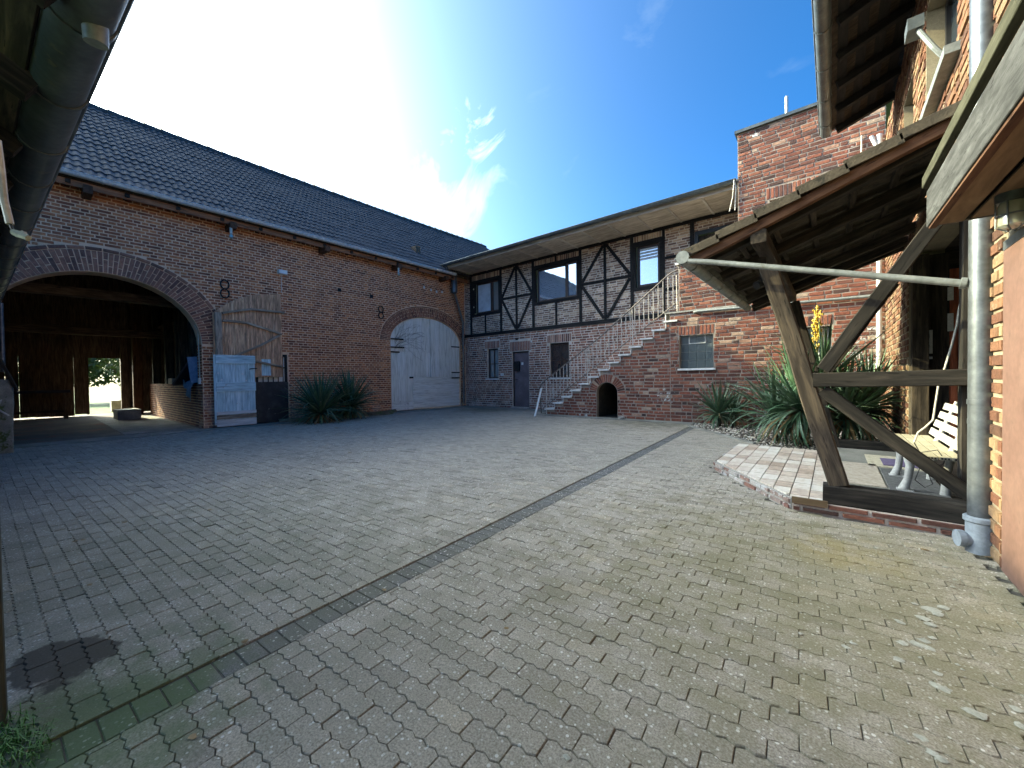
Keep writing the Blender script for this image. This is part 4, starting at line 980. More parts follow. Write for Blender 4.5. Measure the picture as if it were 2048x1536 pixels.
mb = MB(); FT = Fr((-1.57, 0, 0), (0, -1, 0), (-1, 0, 0)); mb.fbox(FT, -13, -SY - .24, 2.6, 6.22, -.24, 0); mb.build('side_wall', 'stair_brick', annex)
MB().box((-1.62, SY - .06, 6.22), (WX, SY + .3, 6.28)).build('coping', 'zinc_dark', annex)
MB().box((-1.62, SY + .3, 6.22), (-1.33, 13, 6.28)).build('coping', 'zinc_dark', annex)
MB().box((-1.57, SY + .1, 6.0), (4, 13, 6.2)).build('flat_roof', 'zinc_dark', annex)
mb = MB(); mb.box((-2.86, SY - .05, 3.685), (-1.575, SY + .29, 3.73)); mb.build('parapet_coping', 'marble', annex)
def glassblocks(part, g, nx, nz):
    w_, h_ = (g[1] - g[0]) / nx, (g[3] - g[2]) / nz
    for i in range(nx):
        for j in range(nz):
            a, c = g[0] + i * w_ + .006, g[2] + j * h_ + .006; b, d = a + w_ - .012, c + h_ - .012; mb = MB(); mb.fbox(FS, a, b, c, d, -.16, -.10)
            for k_ in range(7): mb.fbox(FS, a + .012, b - .012, c + (d - c) * (k_ + .2) / 7, c + (d - c) * (k_ + .65) / 7, -.10, -.094)
            mb.build('glass_block', 'glass_grey', part)
for g, nx, nz in ((gw, 4, 4), (gw2, 3, 3)):
    p_ = MB().fbox(FS, g[0] + .001, g[1] - .001, g[2] + .001, g[3] - .001, -.15, -.112).build('window', 'card', annex); glassblocks(p_, g, nx, nz)
    MB().fbox(FS, g[0] - .03, g[1] + .04, g[2] - .045, g[2] - .002, -.1, .05).build('sill', 'marble', p_)
    if nx == 4: MB().poly(FS, rect_loop(-2.60, -2.24, 1.83, 2.015), [rect_loop(-2.585, -2.255, 1.845, 2.0)], -.095, -.08).build('vent_frame', 'white_paint', p_)
window(annex, FS, *tw, .10, .06, 'white_paint', 'glass_sky', mu=(-.55,))
mb = MB(); mb.tube([FS.p(-2.46, 2.54, -.02), FS.p(-2.44, 2.54, .05), FS.p(-2.36, 2.545, .07), FS.p(.70, 2.47, .07)], .028, 10); mb.build('waste_pipe', 'zinc_pale', annex, smooth=True)
MB().tube([(-.75, 10.2, 6.1), (-.75, 10.2, 6.95)], .03, 8).build('vent_pipe', 'white_paint', annex)
mb = MB(); mb.tube([FS.p(-1.62, 4.62, .03), FS.p(-1.60, 5.1, .03), FS.p(-1.64, 5.30, .03)], .012, 6); mb.tube([FS.p(-1.72, 4.62, .05), FS.p(-1.66, 4.9, .05), FS.p(-1.63, 5.25, .05)], .01, 6); mb.build('cable', 'cable', annex)
mb = MB(); mb.tube([FS.p(.40, 3.3, .03), FS.p(.39, 4.6, .03), FS.p(.41, 5.4, .03)], .012, 6); mb.build('cable', 'cable', annex)
mb = MB(); mb.tube([(WX - .09, SY - .09, .3), (WX - .09, SY - .09, 5.3)], .04, 10); mb.tube([(WX - .09, SY - .09, 5.0), (WX - .2, SY - .12, 5.3)], .03, 8); mb.build('downpipe', 'white_paint', annex, smooth=True)

# ================================================================== right house
rh = thing('right_house', 'sunlit yellow-red brick house on the right with porch doorway and overhanging eave', 'house', (WX, 4, 0))
dw = (-6.87, -4.15, -.1, 2.55); gd = (-3.35, -.6, -.1, 1.79); wa = (-5.75, -4.45, 3.52, 4.7); wb_ = (-7.35, -6.5, 3.5, 4.6)
rw_ = MB().poly(FW, [(-SY, -.2), (1.5, -.2), (1.5, 5.3), (-SY, 5.3)], [rect_loop(*dw), rect_loop(*gd), rect_loop(*wa), rect_loop(*wb_)], -.3, 0).build('wall', 'mortar_yellow', rh)
RB = Bricks(FW, .012, .006)
hh = [hrect(*dw), hrect(*gd), hrect(*wa), hrect(*wb_), hrect(wa[0] - .05, wa[1] + .05, 4.69, 4.93), hrect(wb_[0] - .05, wb_[1] + .05, 4.59, 4.83)]
RB.fill(-SY + .01, .9, 0, 5.28, .0805, .245, .015, hh, 'wild', .12, 61)
RB.soldier(wa[0], wa[1], 4.71, 4.92); RB.soldier(wb_[0], wb_[1], 4.61, 4.82)
emit([RB], rw_, 'right_brick', 300)
for w_ in (wa, wb_):
    ww = window(rh, FW, *w_, .16, .06, 'dark_frame', 'glass_dark', mu=((w_[0] + w_[1]) / 2,))
    MB().fbox(FW, w_[0] - .12, w_[1] + .12, w_[2] - .07, w_[2] - .004, -.1, .09).build('sill', 'zinc_pale', ww)
# eave of the right house
eave = MB(); nv = V((-.3, 0, .78)).normalized()
slab(eave, (-.02, 0, 5.06), (5.2, 0, 7.06), nv, .03, -2, 8.3); eo = eave.build('roof', 'dark_beam', rh)
for i in range(14): 
    y = 8.22 - i * .62; beam('rafter', (.05, y, 4.985), (.72, y, 5.235), .08, .10, 'timber_black', eo)
for j in range(4): x = .06 + j * .18; beam('sheathing_board', (x, -2, 5.045 + (x - .02) * .383), (x, 8.28, 5.045 + (x - .02) * .383), .165, .014, 'timber_black', eo)
lay_tiles(eo, V((-.10, 8.3, 5.06)), V((0, -1, 0)), V((.934, 0, .358)), V((-.358, 0, .934)), 36, 3, .2, .3, 'old_tile', 40, .004)
gutter('gutter', (-.085, 8.32, 5.03), (-.085, 1.0, 5.03), .075, 'zinc_dark', rh, (-1, 0, 0), .7)
# the thick downpipe at the garage
dpx, dpy = px(1963, 760, 1, 3.62).x, 3.62
dpo = MB().tube([(dpx, dpy, .20), (dpx, dpy, 4.93)], .056, 20).build('downpipe', 'zinc', rh, smooth=True)
MB().tube([(dpx, dpy, .0), (dpx, dpy, .205)], .064, 20).build('standpipe', 'pvc_grey', dpo, smooth=True)
MB().tube([(dpx, dpy, .185), (dpx, dpy, .192), (dpx, dpy, .215), (dpx, dpy, .222)], [.066, .074, .074, .066], 20).build('socket_ring', 'pvc_grey', dpo, smooth=True)
mb = MB(); a = V((dpx, dpy, .075)); d = V((-1, -.25, 0)).normalized(); mb.tube([a, a + d * .075], .042, 16); mb.tube([a + d * .075, a + d * .105], .05, 16); mb.build('cleaning_cap', 'pvc_grey', dpo, smooth=True)
for z in (.90, .78, 2.2): MB().tube([(dpx, dpy, z), (dpx, dpy, z + .03)], .060 if z != .78 else .0575, 20).build('pipe_clamp', 'zinc', dpo, smooth=True)
MB().tube([(dpx + .03, dpy - .05, .915), (dpx + .05, dpy - .06, .915), (WX + .02, dpy - .06, .915)], .010, 6).build('clamp_arm', 'black_iron', dpo)
# recessed doorway behind the porch
FD = Fr((0, 6.86, 0), (1, 0, 0), (0, -1, 0))
rec = MB(); rec.box((WX + .3, 6.87, 0), (2.2, 7.0, 2.7)); rec.box((WX + .3, 4.0, 0), (2.2, 4.14, 2.7)); rec.box((1.9, 4.14, 0), (2.2, 6.87, 2.7)); rec.box((WX + .3, 4.0, 2.56), (2.2, 7.0, 2.7)); rec.box((WX, 4.14, -.1), (2.2, 6.87, .1))
ro = rec.build('doorway_recess', 'dark_beam', rh)
rplank('post', FD, .745, .885, .1, 2.5, 0, .13, 'old_post', ro); rplank('panel', FD, .89, 1.06, .1, 2.5, 0, .03, 'dark_beam', ro)
rplank('panel', FD, 1.25, 1.32, .1, 2.5, 0, .05, 'soffit_batten', ro); rplank('panel', FD, 1.33, 1.85, .1, 2.5, 0, .03, 'dark_beam', ro)
ed = rplank('entrance_door', FD, 1.065, 1.245, .1, 2.3, 0, .04, 'red_wood', ro)
for k_ in range(3): rplank('door_strip', FD, 1.075 + k_ * .058, 1.12 + k_ * .058, .15, 2.2, .041, .055, 'red_wood', ed)
def notice(x0, y0, x1, y1, lab):
    a, b = px(x0, y0, 1, 6.80), px(x1, y1, 1, 6.80); o = MB().box((a.x, 6.795, b.z), (b.x, 6.80, a.z)); return o.build('notice', 'paper', rh)
nb = notice(1845, 661, 1865, 707, ''); MB().box((px(1848, 0, 1, 6.79).x, 6.790, px(1848, 677, 1, 6.79).z), (px(1862, 0, 1, 6.79).x, 6.794, px(1848, 668, 1, 6.79).z)).build('print_block', 'card', nb)
MB().box((px(1848, 0, 1, 6.79).x, 6.790, px(1848, 695, 1, 6.79).z), (px(1862, 0, 1, 6.79).x, 6.794, px(1848, 690, 1, 6.79).z)).build('print_block', 'card', nb)
notice(1845, 714, 1865, 718, ''); notice(1895, 627, 1907, 662, ''); notice(1895, 575, 1907, 600, '')
# garage door
gdo = MB().poly(FW, rect_loop(-3.348, -.602, .002, 1.788), [rect_loop(-3.335, -.64, .004, 1.75)], -.16, .004).build('garage_door', 'pink_door', rh)
MB().fbox(FW, -3.332, -.645, .012, 1.745, -.12, .016).build('door_panel', 'pink_door', gdo)
MB().fbox(FW, -3.36, -.6, 1.752, 1.80, -.05, .012).build('lintel', 'zinc', gdo)
# canopy over the garage door
can = thing('garage_canopy', 'weathered grey board canopy above the pink garage door, cut by the right edge', 'canopy', (.55, 2, 1.9))
CX = .43
beam('fascia_board', (CX, 3.23, 2.02), (CX, .1, 1.93), .035, .20, 'grey_fascia', can)
beam('upper_fascia', (CX - .02, 3.24, 2.175), (CX - .02, .1, 2.085), .03, .06, 'moss_fascia', can)
beam('end_board', (CX + .02, 3.245, 2.02), (WX - .005, 3.245, 2.02), .025, .19, 'grey_fascia', can)
beam('soffit_panel', (.50, 3.22, 1.925), (.50, .1, 1.845), .105, .012, 'ply', can); beam('soffit_panel', (.65, 3.22, 1.93), (.65, .1, 1.85), .145, .012, 'ply', can)
beam('edge_strip', (CX + .005, 3.22, 1.912), (CX + .005, .1, 1.825), .03, .012, 'red_beam', can)
MB().box((CX + .02, .1, 1.99), (WX - .004, 3.23, 2.04)).build('core', 'dark_beam', can)
MB().box((CX + .03, .1, 2.05), (WX - .004, 3.22, 2.07)).build('roof_sheet', 'dark_beam', can)
wl = thing('wall_lamp', 'caged glass bulkhead lamp under the grey canopy at the right edge', 'lamp', (.62, 2.84, 1.8))
lc = px(2026, 430, 0, .64)
MB().tube([lc + V((0, 0, -.055)), lc + V((0, 0, -.045)), lc + V((0, 0, .045)), lc + V((0, 0, .06))], [.035, .046, .046, .04], 14).build('glass', 'lamp_glass', wl, smooth=True)
MB().tube([lc + V((0, 0, .06)), lc + V((0, 0, .10))], .055, 14).build('cap', 'zinc_dark', wl, smooth=True)
mb = MB()
for k_ in range(6): a_ = k_ * pi / 3; mb.tube([lc + V((.052 * cos(a_), .052 * sin(a_), .06)), lc + V((.052 * cos(a_), .052 * sin(a_), -.05)), lc + V((.02 * cos(a_), .02 * sin(a_), -.068))], .0035, 5)
mb.tube([lc + V((.052 * cos(t), .052 * sin(t), .0)) for t in [k * pi / 9 for k in range(19)]], .0035, 5); mb.build('cage', 'zinc_dark', wl)
MB().tube([lc + V((0, 0, .085)), V((WX, lc.y, lc.z + .085))], .015, 6).build('arm', 'zinc_dark', wl)
# bracket lamp / cable high on the wall
ul = thing('wall_bracket', 'pale pipe bracket with grey box high on the yellow wall under the eave', 'bracket', (.6, 5.6, 4.3))
a = px(1832, 55, 0, .55); b = px(1868, 95, 0, .62); c = px(1897, 122, 0, .70)
MB().tube([a, b, c, V((WX, c.y, c.z))], .018, 8).build('pipe', 'zinc_pale', ul, smooth=True); MB().box(a + V((-.06, -.08, -.05)), a + V((.04, .1, .05))).build('box', 'zinc_dark', ul)

# ================================================================== tiled platform and porch
plat = thing('tiled_platform', 'low brick-edged platform of cream and pink tiles in front of the porch', 'platform', (-.5, 5, 0))
FG = Fr((0, 0, 0), (1, 0, 0), (0, 0, 1))
class FGround(Fr):
    def p(s, u, z, d=0.): return V((u, z, d))
fg = FGround((0, 0, 0), (1, 0, 0), (0, 0, 1))
pol = [(-1.06, 5.02), (-.255, 3.885), (-.02, 3.885), (-.02, 6.38), (-1.04, 6.38)]
bed = MB().poly(fg, pol, [], -.05, .098).build('bed', 'grout', plat)
def clip_poly(poly, clip):
    out = poly
    for i in range(len(clip)):
        a, b = clip[i], clip[(i + 1) % len(clip)]; inp, out = out, []
        ins = lambda p: (b[0] - a[0]) * (p[1] - a[1]) - (b[1] - a[1]) * (p[0] - a[0]) >= 0
        for k in range(len(inp)):
            p, q = inp[k], inp[(k + 1) % len(inp)]
            if ins(p): out.append(p)
            if ins(p) != ins(q):
                d1 = (b[0] - a[0]) * (p[1] - a[1]) - (b[1] - a[1]) * (p[0] - a[0]); d2 = (b[0] - a[0]) * (q[1] - a[1]) - (b[1] - a[1]) * (q[0] - a[0]); t = d1 / (d1 - d2)
                out.append((p[0] + (q[0] - p[0]) * t, p[1] + (q[1] - p[1]) * t))
        if not out: return []
    return out
TW, TL = .1275, .222
for i in range(8):
    for j in range(12):
        x, y = -1.04 + i * TW, 3.72 + j * TL
        t_ = clip_poly([(x + .004, y + .006), (x + TW - .004, y + .006), (x + TW - .004, y + TL - .006), (x + .004, y + TL - .006)], pol)
        if len(t_) >= 3 and abs(sum(t_[k][0] * t_[(k + 1) % len(t_)][1] - t_[(k + 1) % len(t_)][0] * t_[k][1] for k in range(len(t_)))) > .0012:
            MB().poly(fg, t_, [], .09, .11 + rng.uniform(-.0015, .0015)).build('tile', 'platform_tile', plat)
# brick edging of the platform (whitewashed) along its slanted and left sides
ea, eb = V((-1.07, 5.0, 0)), V((-.26, 3.87, 0)); eu = (eb - ea).normalized(); en = V((eu.y, -eu.x, 0))
FE = Fr(ea, eu, en)
M['plinth_brick'] = m_brick('plinth_brick', [(0, (.07, .04, .035)), (.5, (.14, .065, .05)), (1, (.20, .085, .06))], grime=.8)
M['white_brick'] = m_brick('white_brick', [(0, (0.192, 0.088, 0.068)), (.4, (0.272, 0.216, 0.192)), (1, (0.416, 0.4, 0.376))], white=((0.496, 0.488, 0.48), .52))
edge = MB().fbox(FE, 0, (eb - ea).length, -.02, .095, -.1, 0).build('edging', 'stone', plat)
eB = Bricks(FE, .014, .006); eB.fill(0, (eb - ea).length, 0, .094, .047, .2, .012, (), 'wild', seed=71)
FE2 = Fr((-1.065, 6.4, 0), (0, -1, 0), (-1, 0, 0)); eB2 = Bricks(FE2, .012, .006); eB2.fill(0, 1.4, 0, .094, .047, .2, .012, (), 'wild', seed=72); emit([eB, eB2], edge, 'white_brick', 80)
rplank('front_tile', Fr((0, 3.87, 0), (1, 0, 0), (0, -1, 0)), -.255, -.03, .062, .112, 0, .02, 'ply', plat, 'u')
FP = Fr((0, 3.87, 0), (1, 0, 0), (0, -1, 0))
plinth = MB().box((-.255, 3.872, -.05), (WX - .02, 4.02, .085)).build('plinth', 'mortar_grey', plat)
pB = Bricks(FP, .022, .008); pB.fill(-.255, WX - .03, 0, .045, .045, .25, .016, (), 'wild', seed=81); pB.fill(-.255, WX - .03, .043, .09, .047, .25, .016, [], 'wild', seed=82); emit([pB], plinth, 'plinth_brick', 40)
MB().box((.0, 4.02, -.05), (WX, 6.9, .10)).build('porch_floor', 'concrete', plat)

porch = thing('timber_porch', 'open lean-to porch of dark weathered timbers with old tiled roof and gutter', 'porch', (0, 4, .1))
PY = 3.95
Q = lambda x, z, y=PY: V((x, y, z))
beam('sill_beam', Q(-.06, .165), Q(WX - .02, .155), .14, .145, 'old_beam', porch, rough=.006)
beam('post', Q(.035, .235), Q(-.415, 2.0), .125, .125, 'old_post', porch, (0, 1, 0), .005)
beam('rail', Q(-.12, 1.05, PY - .03), Q(WX - .02, 1.06, PY - .03), .08, .11, 'old_beam', porch, rough=.004)
beam('brace', Q(-.06, 1.13), Q(.60, 2.22), .09, .11, 'old_beam', porch, (0, 1, 0), .004)
beam('brace', Q(-.06, .97), Q(WX - .02, .27), .09, .11, 'old_beam', porch, (0, 1, 0), .004)
beam('wall_post', Q(.70, .24, PY + .05), Q(.70, 2.6, PY + .05), .06, .1, 'old_beam', porch, (0, 1, 0), .003)
YB = 6.9
beam('post', Q(.02, .1, YB), Q(-.42, 2.12, YB), .12, .12, 'dark_beam', porch, (0, 1, 0), .004)
beam('brace', Q(-.06, 1.1, YB), Q(.60, 2.22, YB), .09, .11, 'dark_beam', porch, (0, 1, 0), .004)
beam('sill_beam', Q(0, .15, YB), Q(WX, .15, YB), .12, .12, 'old_beam', porch, rough=.004)
pe0, pe1 = V((-1.0, 0, 2.205)), V((.73, 0, 2.83)); pu = (pe1 - pe0).normalized(); pn = V((-pu.z, 0, pu.x)); PLn = (pe1 - pe0).length
def rp(s_, y, d): q = pe0 + pu * s_ + pn * d; return V((q.x, y, q.z))
for y, m_, s0 in ((3.80, 'red_beam', .0), (3.95, 'old_beam', .10), (4.75, 'dark_beam', .05), (5.55, 'dark_beam', .05), (6.35, 'dark_beam', .05), (6.95, 'dark_beam', .05), (7.2, 'dark_beam', .0)):
    beam('rafter', rp(s0, y, -.075), rp(PLn, y, -.075), .055 if y < 3.9 else .085, .075 if y < 3.9 else .10, m_, porch, pn, .003)
beam('purlin', (-.47, 3.78, 2.23), (-.47, 7.22, 2.23), .11, .11, 'dark_beam', porch)
for k_ in range(7): s_ = .06 + k_ * .285; beam('batten', rp(s_, 3.77, -.012), rp(s_, 7.25, -.012), .045, .03, 'old_post', porch, pn)
proof = MB().box((-.01, 3.9, 2.5), (0, 3.91, 2.505)).build('roof_tiles', 'old_tile', porch)
lay_tiles(proof, rp(-.06, 7.27, .005), V((0, -1, 0)), pu, pn, 18, 6, .195, .30, 'old_tile', 120, .004)
for k_ in range(6):                                       # verge flaps of the edge tiles
    a_, b_ = rp(-.06 + k_ * .30, 3.755, .03), rp(-.06 + k_ * .30 + .31, 3.755, .004)
    beam('verge_flap', a_ - pn * .02, b_ - pn * .02, .018, .07, 'old_tile', proof, pn)
gutter('gutter', (-1.05, 3.74, 2.165), (-1.05, 7.2, 2.165), .06, 'zinc_pale', porch, (-1, 0, 0), .55)
MB().tube([(-1.05, 3.74, 2.165), (-1.05, 3.735, 2.165)], .058, 14).build('gutter_end_cap', 'zinc_pale', porch)
MB().tube([(-1.0, 3.74, 2.12), (-.85, 3.735, 2.085), (dpx - .02, 3.63, 1.625)], .023, 12).build('drain_pipe', 'zinc_pale', porch, smooth=True)
MB().tube([(dpx - .085, 3.635, 1.645), (dpx - .06, 3.633, 1.64)], .034, 12).build('pipe_collar', 'zinc_pale', porch, smooth=True)
sp = thing('porch_spotlight', 'small dark spotlight under the porch roof beside the leaning post', 'lamp', (-.55, 3.9, 2.0))
q = px(1525, 565, 1, 4.1); MB().tube([q, q + V((-.04, -.05, -.03))], .035, 10).build('lamp_head', 'black_iron', sp); MB().box(q + V((-.02, -.02, .0)), q + V((.03, .03, .22))).build('arm', 'black_iron', sp)

cb = thing('hanging_cable', 'pale cable hanging through the porch and looping down to the bench', 'cable', (.5, 4.4, .1))
pts = [px(x, y, 1, 4.35) for x, y in ((1925, 583), (1917, 625), (1914, 650), (1902, 695), (1890, 735), (1877, 770), (1870, 815), (1866, 840), (1850, 855), (1836, 865), (1828, 885))]
MB().tube(pts, .007, 6).build('wire', 'cable', cb, smooth=True)
pts = [px(x, y, 1, 4.30) for x, y in ((1828, 885), (1840, 905), (1875, 900), (1890, 920), (1885, 930), (1840, 935), (1830, 960), (1850, 975), (1865, 968), (1858, 950))]
MB().tube(pts, .004, 5).build('wire', 'cable_dark', cb, smooth=True)

bench = thing('park_bench', 'small cream plastic-slat bench with grey curved legs inside the porch', 'bench', (.62, 4.9, .1))
BZ = .47
for i in range(4):
    x = .475 + i * .068; mb = MB(); mb.box((x, 4.22, BZ - .02), (x + .058, 5.62, BZ))
    s_ = mb.build('seat_slat', 'slat_white', bench)
    for k_ in range(3): MB().box((x + .007 + k_ * .017, 4.2175, BZ - .016), (x + .017 + k_ * .017, 4.2195, BZ - .004)).build('slat_hollow', 'black_iron', s_)
for i in range(4):
    z = BZ + .05 + i * .083; x = .755 + i * .028
    s_ = beam('back_slat', (x, 4.22, z), (x, 5.62 - .02 * i, z), .018, .062, 'slat_bright', bench, (.3, 0, 1))
for y in (4.62, 5.22):
    mb = MB()
    prof = [(.46, .112), (.475, .25), (.52, .40), (.50, BZ - .022)]
    mb.tube([(.46, y, .115), (.485, y, .20), (.50, y, .32), (.48, y, BZ - .022)], [.036, .026, .028, .036], 10); mb.box((.42, y - .04, .1), (.52, y + .04, .122)); mb.build('leg', 'bench_leg', bench, smooth=True)
    mb = MB(); mb.tube([(.70, y, .10), (.71, y, .30), (.74, y, BZ), (.80, y, BZ + .18), (.86, y, BZ + .36)], [.032, .026, .024, .018, .015], 10); mb.build('leg', 'bench_leg', bench, smooth=True)
    MB().box((.44, y - .02, BZ - .045), (.76, y + .02, BZ - .021)).build('seat_support', 'bench_leg', bench)
def mat_(lab, x0, y0, x1, y1, z, m_, name='door_mat'):
    o = MB().box((x0, y0, z), (x1, y1, z + .008)).build(name, m_, org=((x0 + x1) / 2, (y0 + y1) / 2, z)); tag(o, lab, 'mat')
mat_('pale beige ribbed doormat on the porch floor nearest the leaning post', .07, 4.65, .36, 5.75, .102, 'mat_beige')
mat_('dark grey ribbed mat under the bench legs', .38, 4.45, .72, 5.55, .102, 'mat_grey')
mat_('cream fringed rug lying behind the grey mat', .30, 5.65, .72, 6.4, .102, 'mat_cream', 'rug')
mat_('small purple rug lying on the cream rug behind the bench', .42, 5.72, .70, 6.15, .113, 'mat_purple', 'rug')
mat_('long beige strip mat along the porch sill beam', .08, 4.05, .70, 4.42, .102, 'mat_beige')

# ================================================================== gravel bed, yuccas
mb = MB().poly(fg, gravel_poly, [], -.05, .004); struct(mb.build('gravel_bed', 'soil'))
mb = MB(); ka, kb = V((-2.40, 9.0, 0)), V((-.93, 7.22, 0)); ku = (kb - ka).normalized(); kn = V((ku.y, -ku.x, 0))
mb.fbox(Fr(ka, ku, kn), 0, (kb - ka).length, -.03, .022, 0, .055); struct(mb.build('bed_kerb', 'concrete'))
peb = MB()
for i in range(2600):
    x, y = rng.uniform(-2.4, .7), rng.uniform(6.6, 9.6)
    if not inpoly(x, y, gravel_poly): continue
    r_ = rng.uniform(.010, .024); c = V((x, y, .006 + rng.uniform(0, .015))); a = rng.uniform(0, 6.3); vs = []
    for k in range(5): t = a + k * 1.257; vs.append(c + V((cos(t) * r_ * rng.uniform(.8, 1.3), sin(t) * r_ * rng.uniform(.7, 1.1), 0)))
    vs += [c + V((0, 0, r_ * .6)), c - V((0, 0, r_ * .6))]
    peb.add(vs, [(k, (k + 1) % 5, 5) for k in range(5)] + [((k + 1) % 5, k, 6) for k in range(5)])
stuff(tag(peb.build('pebbles', 'pebble'), 'pale decorative pebbles around the yuccas', 'gravel'))
def leaf_mesh(name, bend, mat, wd=.066):
    mb = MB(); n = 7; x = z = 0.; a = 0.
    for i in range(n):
        t = i / (n - 1); w_ = wd * (.55 + .9 * t) if t < .35 else wd * (.87 * (1 - (t - .35) / .65) ** .8 + .01)
        mb.v += [(x, -w_ / 2, z + w_ * .22), (x, 0, z), (x, w_ / 2, z + w_ * .22)]
        a -= bend / n * (.4 + 1.5 * t); x += cos(a) / (n - 1); z += sin(a) / (n - 1)
    for i in range(n - 1):
        for k in (0, 1): b = i * 3 + k; mb.f.append((b, b + 1, b + 4, b + 3))
    me = bpy.data.meshes.new(name); me.from_pydata(mb.v, [], mb.f); me.materials.append(M[mat]); me.polygons.foreach_set('use_smooth', [True] * len(me.polygons)); me.update(); return me
LM = [[leaf_mesh('leaf', b, m_) for b in (.05, .35, .8, 1.5, 2.3)] for m_ in ('leaf_green', 'leaf_pale')]; LMD = leaf_mesh('leaf', 1.3, 'leaf_dry')
bedm = MB(); nb_ = 14
for i in range(nb_ + 1):
    y = 4.1 + 3.6 * i / nb_; w_ = .55 + .14 * sin(i * 1.3) + .1 * rng.random(); w_ *= min(1, (i + .3) / 2, (nb_ - i + .3) / 2)
    for (dx, z) in ((.012, .075), (w_ * .5, .085 + .02 * rng.random()), (w_ * .85, .05), (w_, .004)): bedm.v.append((BX + dx, y + rng.uniform(-.02, .02), z))
for i in range(nb_):
    for k in range(3): b = i * 4 + k; bedm.f.append((b, b + 1, b + 5, b + 4))
struct(bedm.build('planting_bed', 'bed_soil', smooth='all'))
def yucca(loc, crowns, label, group=None):
    t = thing('yucca', label, 'plant', loc, group)
    for (cx, cy, cz, L, n, dry) in crowns:
        MB().tube([(cx, cy, .0), (cx, cy, max(cz, .06))], [.045, .04], 8).build('stem', 'soil', t)
        for i in range(n):
            f = (i + .5) / n; el = radians(86 - 104 * f ** .85) + rng.gauss(0, .1); az = i * 2.39996 + rng.gauss(0, .15)
            l = L * rng.uniform(.8, 1.1) * (.75 + .35 * sin(pi * min(1, f * 1.25 + .1)))
            bi = min(4, max(0, int(f * 4.2 + rng.gauss(0, .8)))) if f > .2 else 0
            me = LMD if f > .88 and rng.random() < dry else LM[1 if rng.random() < .32 else 0][bi]
            if el < -.25: l *= .7
            zb = cz + .03 - .10 * f
            mw = Matrix.Translation((cx + cos(az) * .03, cy + sin(az) * .03, zb)) @ Matrix.Rotation(az, 4, 'Z') @ Matrix.Rotation(-el, 4, 'Y') @ Matrix.Rotation(rng.gauss(0, .25), 4, 'X') @ Matrix.Diagonal((l, l * .9, l, 1))
            link(bpy.data.objects.new('leaf', me), t, mw)
        for i in range(int(n * .3)):
            az = i * 2.39996 + .7; el = radians(rng.uniform(-70, -15)); l = L * rng.uniform(.45, .75) * (1 if cz > .4 else .7)
            me = LMD if rng.random() < .25 + dry * .4 else LM[0][rng.choice((1, 2, 3))]
            mw = Matrix.Translation((cx + cos(az) * .05, cy + sin(az) * .05, cz * rng.uniform(.75, 1.) + .02)) @ Matrix.Rotation(az, 4, 'Z') @ Matrix.Rotation(-el, 4, 'Y') @ Matrix.Rotation(rng.gauss(0, .5), 4, 'X') @ Matrix.Diagonal((l, l * 1.1, l, 1))
            if cz + sin(el) * l < -.12: continue
            link(bpy.data.objects.new('leaf', me), t, mw)
    return t
yucca((-10.35, 4.75, 0), [(-10.35, 4.75, .26, 1.1, 230, .7)], 'dark green spiky yucca before the barn wall, left of the pair, nearest the black door', 'yuccas at the barn wall')
yucca((-10.7, 5.75, 0), [(-10.7, 5.75, .34, 1.1, 210, .3)], 'dark green spiky yucca before the barn wall, right of the pair, towards the pale gate', 'yuccas at the barn wall')
yucca((-1.80, 9.12, 0), [(-1.85, 9.1, .30, .72, 130, .1), (-1.6, 9.3, .28, .65, 70, .1)], 'small pale-tipped yucca under the glass-block window', 'yuccas in the gravel bed')
yucca((-.35, 7.6, 0), [(-.38, 7.4, .58, 1.05, 160, .4), (-.10, 7.65, 1.0, .92, 100, .1), (-.72, 7.7, .42, .95, 80, .1)], 'tall yucca with drooping leaves behind the leaning porch post', 'yuccas in the gravel bed')
yucca((.32, 8.0, 0), [(.15, 7.6, .48, 1.0, 160, .5), (.45, 8.2, .6, 1.0, 100, .1)], 'bushy yucca in the corner below the yellow brick wall', 'yuccas in the gravel bed')
fs = thing('flower_spike', 'dry golden flower spike rising from the tall yucca', 'flower', (-.16, 7.7, 1.0))
fc = px(1634, 700, 1, 7.7); ft = px(1634, 612, 1, 7.7)
MB().tube([(fc.x, 7.7, .95), fc, ft], [.014, .012, .006], 6).build('stalk', 'flower', fs)
mb = MB()
for i in range(150):
    t = rng.random(); c = fc.lerp(ft, .0 + t) + V((rng.gauss(0, 1), rng.gauss(0, 1), 0)) * (.042 * (1 - t) ** .6 + .006); r_ = rng.uniform(.011, .02)
    mb.add([c + V((r_, 0, 0)), c + V((0, r_, 0)), c - V((r_, 0, 0)), c - V((0, r_, 0)), c + V((0, 0, r_ * 1.2)), c - V((0, 0, r_ * 1.5))], [(0, 1, 4), (1, 2, 4), (2, 3, 4), (3, 0, 4), (1, 0, 5), (2, 1, 5), (3, 2, 5), (0, 3, 5)])
stuff(mb.build('blossoms', 'flower', fs))

